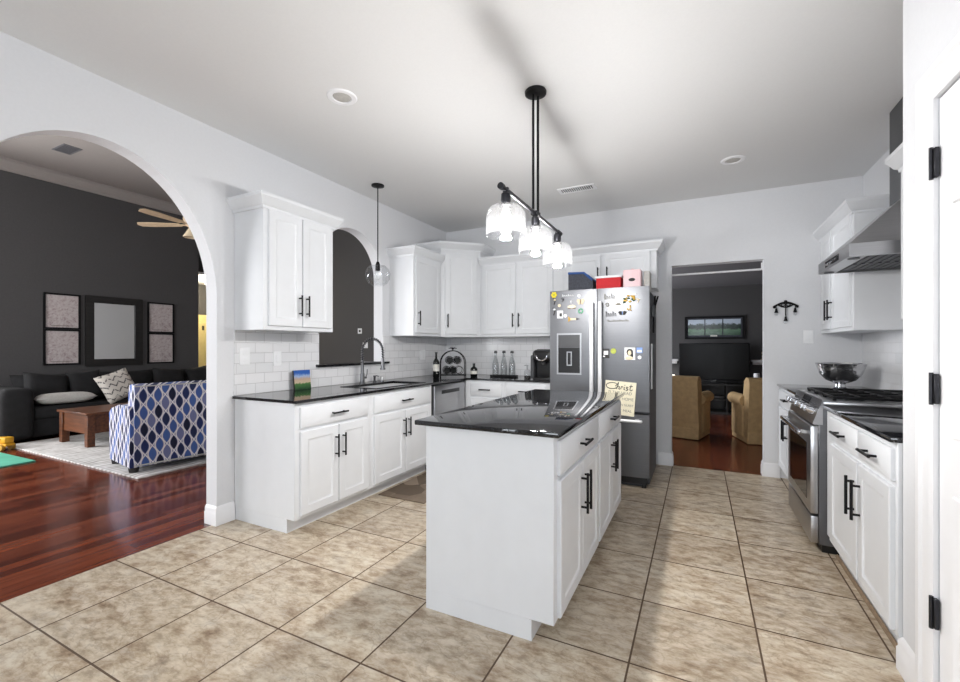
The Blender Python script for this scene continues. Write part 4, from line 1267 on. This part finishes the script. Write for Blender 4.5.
b = B(); b.lathe((0, 0, 0), [(0, 0), (.036, 0), (.038, .01), (.038, .085), (.03, .10), (.02, .105), (0, .106)], 20); b.build('jar', 'bottleglass', r)
b = B(); b.lathe((0, 0, 0), [(0, .003), (.034, .003), (.034, .04), (0, .042)], 18); b.build('contents', 'ink', r)
b = B(); b.cyl((0, 0, .105), (0, 0, .155), .008, seg=10); b.box(-.035, .012, -.006, .006, .15, .162, .003); b.build('pump', 'steelh', r)
r = thing('coffee_maker', 'black single-cup coffee maker with a silver ring handle beside the refrigerator', 'coffee maker', (-1.495, 4.60, .91))
b = B()
b.box(-.12, .12, -.02, .17, 0, .30, .02, 3); b.box(-.115, .115, -.16, .0, .20, .33, .045, 5); b.box(-.118, .118, -.05, .16, .26, .335, .03, 4)
b.build('body', 'blackplastic', r)
b = B(); b.box(-.105, .105, -.15, .0, 0, .032, .008, 2); b.build('drip_tray', 'blackplastic', r)
b = B(); b.tube([(.058 * math.cos(a), -.163, .265 + .05 * math.sin(a)) for a in [PI + PI * k / 16 for k in range(17)]], .009, 8); b.build('ring_handle', 'chrome', r)
b = B(); b.box(-.165, -.12, -.06, .15, .01, .27, .018, 3); b.build('water_tank', 'rubber', r)
b = B(); b.cyl((0, -.09, .20), (0, -.09, .17), .03, .018, 18); b.build('spout', 'rubber', r)

# outlets and switches
def plate(name, label, cat, loc, rot, w, h, toggles, m='whiteplastic'):
    r = thing(name, label, cat, loc, rot)
    b = B(); b.box(-w / 2, w / 2, -.006, 0, -h / 2, h / 2, .002); b.build('plate', m, r)
    for x, z, ww, hh, mm in toggles:
        b = B(); b.box(x - ww / 2, x + ww / 2, -.009, -.005, z - hh / 2, z + hh / 2, .001); b.build('socket' if cat == 'outlet' else 'switch', 'whiteplastic' if mm != 'ink' else mm, r)
    return r
plate('wall_outlet', 'white double outlet plate on the tile nearest the left end of the counter', 'outlet', (WX + .009, 2.14, 1.20), R90, .085, .128, [(0, .025, .034, .03, 'fceil'), (0, -.025, .034, .03, 'fceil')])
plate('light_switch', 'narrow white switch plate on the tile left of the pass-through', 'switch', (WX + .009, 2.425, 1.175), R90, .075, .118, [(0, 0, .03, .06, 'label')])
plate('wall_outlet', 'wide white outlet plate on the tile right of the sink', 'outlet', (WX + .009, 4.5, 1.17), R90, .12, .12, [(-.025, 0, .034, .07, 'label'), (.025, 0, .034, .07, 'label')])
plate('light_switch', 'white two-gang switch plate on the back wall right of the doorway', 'switch', (.925, BY, 1.364), 0, .08, .125, [(-.014, .0, .022, .05, 'label'), (.018, .0, .022, .05, 'label')])
plate('light_switch', 'white thermostat plate with a dark dial on the charcoal wall through the pass-through', 'switch', (-6.307, 7.0, 1.60), 0, .11, .11, [(0, 0, .045, .045, 'ink')])
plate('light_switch', 'white switch plate on the charcoal wall behind the faucet', 'switch', (-6.16, 7.0, 1.305), 0, .13, .12, [(-.03, 0, .03, .06, 'label'), (.03, 0, .03, .06, 'label')])

# iron wall hanging
r = thing('wall_hanging', 'black wrought iron candle wall hanging right of the doorway', 'wall decoration', (.745, BY, 1.60))
b = B()
y = -.02
b.tube([(-.10, y, .055), (-.075, y, .072), (-.04, y, .09), (0, y, .10), (.04, y, .09), (.075, y, .072), (.10, y, .055)], .009, 8)
b.tube([(-.06, y, .075), (-.03, y, .058), (0, y, .052), (.03, y, .058), (.06, y, .075)], .007, 8)
for sx in (-1, 1):
    b.tube([(sx * (.02 + .016 * math.cos(a)), y, .076 + .012 * math.sin(a)) for a in [2 * PI * k / 14 for k in range(14)]], .004, 6, True)
    b.tube([(sx * .10, y, .055), (sx * .092, y, .05), (sx * .08, y, .056)], .008, 8)
b.sphere((0, y, .108), .014, .01, .012, 12)
b.tube([(0, y, .10), (0, y, -.03)], .0055, 8); b.cyl((0, 0, .085), (0, y, .085), .006, seg=8)
b.build('scrollwork', 'black', r)
for x, z in ((-.075, .05), (.075, .05), (.0, -.03)):
    b = B(); b.tube([(x, y, z + .02), (x, y, z - .01)], .003, 6); b.lathe((x, y, z - .05), [(0, .045), (.008, .042), (.011, .02), (.017, .0), (0, 0)], 14); b.build('candle_cup', 'black', r)
    b = B(); b.lathe((x, y, z - .062), [(0, .012), (.012, .012), (.016, 0), (.013, -.012), (0, -.016)], 14); b.build('glass_drop', 'bottleglass', r)

# floor mat by the sink
b = B(); b.X = Matrix.Translation((-2.22, 3.42, 0)); b.box(-.235, .235, -.47, .47, 0, .012, .004)
o = b.build('kitchen_mat', 'mat'); tag(o, 'brown stone-patterned mat on the tile in front of the sink', 'mat')

# ------------------------------------------------------------------ living room
r = thing('wall_mirror', 'square mirror in a wide black frame on the charcoal wall', 'mirror', (-9.0, 3.90, 1.535), R90)
w, h = .41, .585
b = B(); b.cells([-w, -w + .115, w - .115, w], [-h, -h + .115, h - .115, h], lambda u, v: abs(u) > w - .115 or abs(v) > h - .115, -.035, 0, mXZ); b.build('frame', 'darkwood', r)
b = B(); b.box(-w + .11, w - .11, -.012, -.003, -h + .11, h - .11); b.build('glass', 'mirror', r)
for yy, zz, lb in ((3.205, 1.83, 'upper framed print left of the black mirror'), (3.205, 1.265, 'lower framed print left of the black mirror'), (4.62, 1.81, 'upper framed print right of the black mirror'), (4.62, 1.245, 'lower framed print right of the black mirror')):
    r = thing('framed_print', lb + ', pinkish sketch in a thin black frame', 'picture', (-9.0, yy, zz), R90, 'framed prints beside the mirror')
    w = .225; h = .28
    b = B(); b.cells([-w, -w + .025, w - .025, w], [-h, -h + .025, h - .025, h], lambda u, v: abs(u) > w - .025 or abs(v) > h - .025, -.025, 0, mXZ); b.build('frame', 'black', r)
    b = B(); b.box(-w + .02, w - .02, -.008, -.002, -h + .02, h - .02); b.build('print', 'print', r)
    b = B()
    b.box(-w + .09, w - .09, -.0095, -.0078, -h + .052, -h + .06); b.build('caption', 'inkgrey', r)

# black sectional along the far wall (faces +x)
r = thing('sectional_sofa', 'black upholstered sofa along the charcoal wall under the mirror', 'sofa', (-8.95, 2.25, 0), R90)   # local x -> +y, local -y -> +x
Ls = 3.0
b = B(); b.box(.0, Ls, -.92, -.02, .04, .30, .03, 3); b.build('base', 'sofa', r)
b = B(); b.box(.05, Ls, -.24, -.0, .28, .70, .07, 4); b.build('back_frame', 'sofa', r)
b = B(); b.box(-.02, .32, -.99, -.02, .03, .72, .09, 5); b.build('arm', 'sofa', r)
for k in range(3):
    x0 = .31 + k * .9
    b = B(); b.box(x0, x0 + .89, -.95, -.20, .28, .45, .05, 4); b.build('seat_cushion', 'sofa', r)
for k in range(3):
    x0 = .30 + k * .9
    b = B(); b.X = Matrix.Translation((x0 + .45, -.32, .62)) @ Matrix.Rotation(math.radians(-14), 4, 'X'); b.pillow(.95, .52, .30)
    b.build('back_cushion', 'sofa', r)
for x in (.08, Ls - .08):
    for y_ in (-.88, -.08):
        b = B(); b.cyl((x, y_, 0), (x, y_, .05), .03, seg=12); b.build('foot', 'blackplastic', r)
def cushion(label, loc, rot, w, h, t_, mat):
    b = B(); b.pillow(w, h, t_, 16); o = b.build('throw_pillow', mat, None, 60)
    place(o, loc, rot); return tag(o, label, 'pillow')
cushion('black pillow leaning at the arm end of the black sofa', (-8.35, 2.80, .67), (math.radians(-18), math.radians(8), R90), .5, .46, .2, 'sofa')
cushion('black pillow upright between the grey and patterned pillows', (-8.35, 3.25, .68), (math.radians(-16), math.radians(-4), R90), .42, .46, .2, 'sofa')
cushion('cream diamond-patterned pillow on the black sofa', (-8.10, 3.55, .665), (math.radians(-20), math.radians(-18), R90 + .1), .46, .46, .17, 'ikat')
cushion('black pillow at the far end of the sofa behind the patterned loveseat', (-8.35, 4.42, .67), (math.radians(-16), math.radians(5), R90), .5, .46, .2, 'sofa')
cushion('black pillow nearest the hall at the end of the black sofa', (-8.35, 4.97, .68), (math.radians(-16), math.radians(-9), R90), .48, .46, .2, 'sofa')
cushion('pale grey pillow lying flat on the sofa seat', (-8.20, 2.93, .535), (math.radians(86), 0, math.radians(86)), .66, .44, .16, 'pillow')

r = thing('coffee_table', 'rustic brown wooden coffee table on the rug', 'table', (-6.83, 2.70, .016), 0)
b = B(); b.box(-.74, .06, -.06, 1.05, .40, .43, .006); b.build('tabletop', 'tablewood', r)
b = B(); b.cells([-.70, -.675, -.005, .02], [-.02, .005, .985, 1.01], lambda u, v: not (-.675 < u < -.005 and .005 < v < .985), .16, .40, lambda u, v, w: (u, v, w)); b.build('apron', 'tablewood', r)
for x in (-.72, -.04):
    for y_ in (-.04, .95):
        b = B(); b.box(x, x + .08, y_, y_ + .08, 0, .40, .004); b.build('leg', 'tablewood', r)

# patterned loveseat seen from behind
r = thing('loveseat', 'blue and navy oval-patterned loveseat with its back to the kitchen', 'loveseat', (-4.99, 2.29, .016), math.radians(-10))   # local +y along the back, local -x towards its front
Lw = 1.45
b = B(); b.box(-.66, -.10, .12, Lw - .12, .07, .44, .03, 3); b.build('seat', 'ogee', r)
b = B()
pf = [(-.02, .06), (-.0, .06), (.03, .80), (.02, .86), (-.05, .885), (-.14, .87), (-.17, .78), (-.2, .44), (-.2, .06)]
b.prism(pf, .03, Lw - .03, lambda u, v, w: (u, w, v)); b.build('backrest', 'ogee', r)
for y0, y1 in ((0, .14), (Lw - .14, Lw)):
    b = B(); b.prism([(-.02, .055), (.0, .55), (-.05, .66), (-.35, .66), (-.62, .60), (-.70, .55), (-.68, .055)], y0, y1, lambda u, v, w: (u, w, v))
    b.build('arm', 'ogee', r)
for x in (-.64, -.08):
    for y_ in (.05, Lw - .05):
        b = B(); b.cyl((x, y_, .0), (x, y_, .065), .04, .05, 4); b.build('leg', 'darkwood', r)
for xx, zz in ((.015, .86), (.005, .075)):
    b = B(); b.tube([(xx, .03, zz), (xx, Lw - .03, zz)], .0075, 6); b.build('piping', 'pillow', r)

b = B(); b.box(-7.93, -4.80, 2.27, 4.9, -.002, .014, .004); tag(b.build('area_rug', 'rug'), 'pale grey woven rug under the coffee table and loveseat', 'rug')
b = B(); b.X = Matrix.Translation((-7.1, 1.70, 0)) @ Matrix.Rotation(.03, 4, 'Z'); b.box(-.36, .55, -.45, .40, -.002, .014, .004); tag(b.build('play_mat', 'teal'), 'teal foam play mat on the wood floor inside the arch', 'mat')
r = thing('toy_truck', 'yellow toy truck on the floor by the sofa arm', 'toy', (-7.72, 2.155, .0), math.radians(20))
b = B(); b.box(-.16, .16, -.05, .05, .05, .085, .01, 2); b.prism([(-.16, .085), (.05, .085), (.09, .15), (-.18, .15)], -.055, .055, lambda u, v, w: (u, w, v)); b.box(.06, .15, -.05, .05, .085, .16, .015, 2); b.build('body', 'toy', r)
for x in (-.10, .10):
    for y_ in (-.055, .055):
        b = B(); b.cyl((x, y_ - .018, .04), (x, y_ + .018, .04), .04, seg=18); b.build('wheel', 'gold', r)

# ceiling fan
r = thing('ceiling_fan', 'ceiling fan with pale blades and a bell light, at the edge of the arch', 'fan', (-6.27, 3.62, 3.99))
b = B(); b.lathe((0, 0, 0), [(0, 0), (.07, 0), (.05, -.06), (0, -.06)], 20); b.cyl((0, 0, -.05), (0, 0, -.85), .014, seg=10); b.build('downrod', 'brass', r)
b = B(); b.lathe((0, 0, 0), [(0, -.83), (.05, -.84), (.105, -.90), (.115, -.97), (.08, -1.04), (.05, -1.07), (0, -1.07)], 24); b.build('motor', 'fan', r)
for k in range(5):
    a = math.radians(210 + 72 * k)
    b = B(); b.X = Matrix.Translation((0, 0, -1.035)) @ Matrix.Rotation(a, 4, 'Z') @ Matrix.Rotation(math.radians(10), 4, 'X')
    b.prism([(.16, -.045), (.55, -.065), (.70, -.055), (.73, 0), (.70, .055), (.55, .065), (.16, .045)], -.004, .004); b.box(.06, .2, -.015, .015, -.008, .004, .002)
    b.build('blade', 'fan', r)
b = B(); b.lathe((0, 0, 0), [(.03, -1.06), (.05, -1.09), (.085, -1.15), (.115, -1.20), (.112, -1.205), (.08, -1.155), (.045, -1.095), (.028, -1.065)], 24); b.build('light_bell', 'skin', r)

# hall door beyond the living room
b = B()
b.X = Matrix(((0, -1, 0, 0), (1, 0, 0, 0), (0, 0, 1, 0), (0, 0, 0, 1)))       # local -y -> +x
b.rects([(5.85, 6.48, 0.0, 2.03, 10.56), (5.85, 6.48, 0.0, 2.03, 10.53)]); b.rects([(6.0, 6.42, .2, 1.85, 10.531), (6.01, 6.41, .21, 1.84, 10.52)])
d2 = struct(b, 'door_2', 'warmlitdoor')
for z in (.75, 1.72):
    h = B(); h.box(-10.53, -10.505, 6.285, 6.33, z - .05, z + .05); h.build('hinge', 'ink', d2)
b = B(); b.box(-10.56, -9.1, 5.31, 7.0, 2.75, 2.8); struct(b, 'ceiling', 'trim')
b = B(); b.sphere((-9.6, 5.9, 2.67), .09, .09, .08); tag(b.build('hall_light', 'hallglow'), 'glowing globe on the hall ceiling beyond the living room', 'ceiling light')
ld = bpy.data.lights.new('hall_lamp', 'POINT'); ld.energy = 60; ld.color = (1, .86, .6); ld.shadow_soft_size = .1
lo = bpy.data.objects.new('hall_lamp', ld); COL.objects.link(lo); lo.location = (-9.7, 5.9, 2.5)

# ------------------------------------------------------------------ family room
def recliner(label, loc, rot):
    r = thing('recliner', label, 'armchair', loc, rot, 'tan recliners in front of the television')
    b = B(); b.box(-.30, .30, .08, .62, .06, .46, .05, 4); b.build('seat', 'tan', r)
    b = B(); b.prism([(.14, .08), (.02, .10), (-.03, .45), (-.06, .80), (-.03, .86), (.06, .87), (.13, .82), (.20, .46), (.22, .1)], -.385, .385, lambda u, v, w: (w, u, v)); b.build('backrest', 'tan', r)
    for sx in (-1, 1):
        b = B(); b.box(min(sx * .30, sx * .40), max(sx * .30, sx * .40), .14, .60, .06, .54, .04, 3); b.cyl((sx * .355, .15, .55), (sx * .355, .63, .55), .08, seg=20); b.build('arm', 'tan', r)
    b = B(); b.box(-.385, .385, .10, .60, .005, .12, .01); b.box(-.385, .385, .005, .1, .005, .16, .01); b.build('skirt', 'tan', r)
    return r
recliner('tan fabric recliner seen from behind at the left of the doorway', (-.378, 6.684, 0), math.radians(-14))
recliner('tan fabric recliner at the right of the doorway, arm lit by the window', (.94, 6.71, 0), math.radians(14))
r = thing('television', 'large flat black television below the landscape picture', 'television', (.245, 9.55, .575))
b = B(); b.box(-.60, .60, -.03, .02, .06, .765, .008, 2); b.build('panel', 'blackplastic', r)
b = B(); b.box(-.585, .585, -.0315, -.029, .08, .75); b.build('screen', 'tvscreen', r)
b = B(); b.box(-.22, .22, -.12, .12, 0, .02, .006); b.box(-.05, .05, -.02, .03, .015, .1); b.build('stand', 'blackplastic', r)
r = thing('media_console', 'black media console under the television', 'console', (.245, 9.53, 0))
b = B(); b.cells([-.62, -.59, -.24, -.21, .21, .24, .59, .62], [0, .05, .26, .29, .54, .575], lambda u, v: v < .05 or v > .54 or .26 < v < .29 or abs(u) > .59 or .21 < abs(u) < .24, -.22, .25, mXZ); b.build('frame', 'darkwood', r)
b = B(); b.box(-.61, .61, .235, .25, .01, .57); b.build('back_panel', 'darkwood', r)
b = B(); b.box(-.18, .18, -.15, .1, .291, .35, .004); b.mat('blackplastic'); tag(place(b.build('cable_box', 'rubber'), (.245, 9.53, 0)), 'dark grey cable box in the middle of the media console', 'electronics')
r = thing('landscape_picture', 'long black frame holding three landscape prints above the television', 'picture', (.262, 9.8, 1.65))
b = B(); b.cells([-.52, -.485, .485, .52], [-.225, -.19, .19, .225], lambda u, v: abs(u) > .485 or abs(v) > .19, -.03, 0, mXZ); b.build('frame', 'black', r)
b = B(); b.box(-.49, .49, -.008, -.002, -.195, .195); b.build('mat_board', 'denim', r)
for k in range(3):
    x0 = -.46 + k * .312
    b = B(); b.box(x0, x0 + .295, -.012, -.006, -.15, .165); b.build('print', 'landscape', r)
b = B(); b.box(-.06, .06, -.0135, -.0075, -.175, -.145); b.build('caption_plate', 'label', r)
for x0, x1, lb in ((-.85, -.37, 'short white shelf left of the television'), (.88, 1.45, 'short white shelf right of the television')):
    r = thing('wall_shelf', lb, 'shelf', ((x0 + x1) / 2, 9.8, .955), 0, 'white shelves beside the television')
    b = B(); b.box(-(x1 - x0) / 2, (x1 - x0) / 2, -.2, 0, .03, .07, .004); b.build('board', 'trim', r)
    b = B(); b.sweep(scaled(CROWN, .5), [(-(x1 - x0) / 2 + .03, -.155, -.02), ((x1 - x0) / 2 - .03, -.155, -.02)]); b.box(-(x1 - x0) / 2 + .03, (x1 - x0) / 2 - .03, -.155, 0, -.02, .03); b.build('molding', 'trim', r)
r = thing('figurine', 'small cream figurine on the white shelf right of the television', 'ornament', (1.08, 9.70, 1.025))
b = B(); b.lathe((0, 0, 0), [(0, 0), (.05, 0), (.05, .015), (.02, .03), (.03, .07), (.015, .1), (0, .105)], 16); b.build('base', 'skin', r)
b = B(); b.sphere((.0, 0, .13), .035, .03, .032, 12); b.sphere((.045, 0, .15), .03, .025, .028, 12); b.build('head', 'skin', r)
r = thing('candle', 'white pillar candle on the floor stand under the right shelf', 'candle', (.91, 9.5, .576))
b = B(); b.lathe((0, 0, 0), [(0, 0), (.05, 0), (.05, .2), (.045, .21), (0, .205)], 18); b.build('wax', 'whiteplastic', r)
b = B(); b.cyl((0, 0, .2), (0, 0, .225), .003, seg=6); b.build('wick', 'ink', r)
tag(place((lambda b: (b.lathe((0, 0, 0), [(0, 0), (.07, 0), (.07, .545), (.06, .5755), (0, .5755)], 20), b.build('candle_stand', 'darkwood'))[1])(B()), (.95, 9.45, 0)), 'dark round stand beside the media console', 'stand')
bpy.data.objects['candle'].location = (.95, 9.45, .576)
b = B(); b.sphere((0, 0, .055), .055); o = b.build('glass_lamp', 'hallglow'); place(o, (-.46, 9.62, .60)); tag(o, 'small warm glowing globe lamp left of the television', 'lamp')
b = B(); b.box(-.56, -.535, 9.4, 9.75, 0, .60); b.mat('darkwood')
b.box(-.555, -.36 + -.15, 9.4, 9.75, 0, .60); tag(b.build('side_stand', 'darkwood'), 'narrow black stand left of the media console', 'stand')
# curtain rod just behind the doorway head
r = thing('curtain_rod', 'thin white curtain rod across the top of the doorway', 'rod', (.155, BY + .165, 2.06))
b = B(); b.cyl((-.47, 0, 0), (.43, 0, 0), .011, seg=12); b.build('rod', 'trim', r)
for x in (-.46, .42):
    b = B(); b.tube([(x, 0, 0), (x, -.02, .01), (x, -.0455, .03)], .009, 8); b.box(x - .015, x + .015, -.0455, -.042, .0, .06); b.build('bracket', 'trim', r)
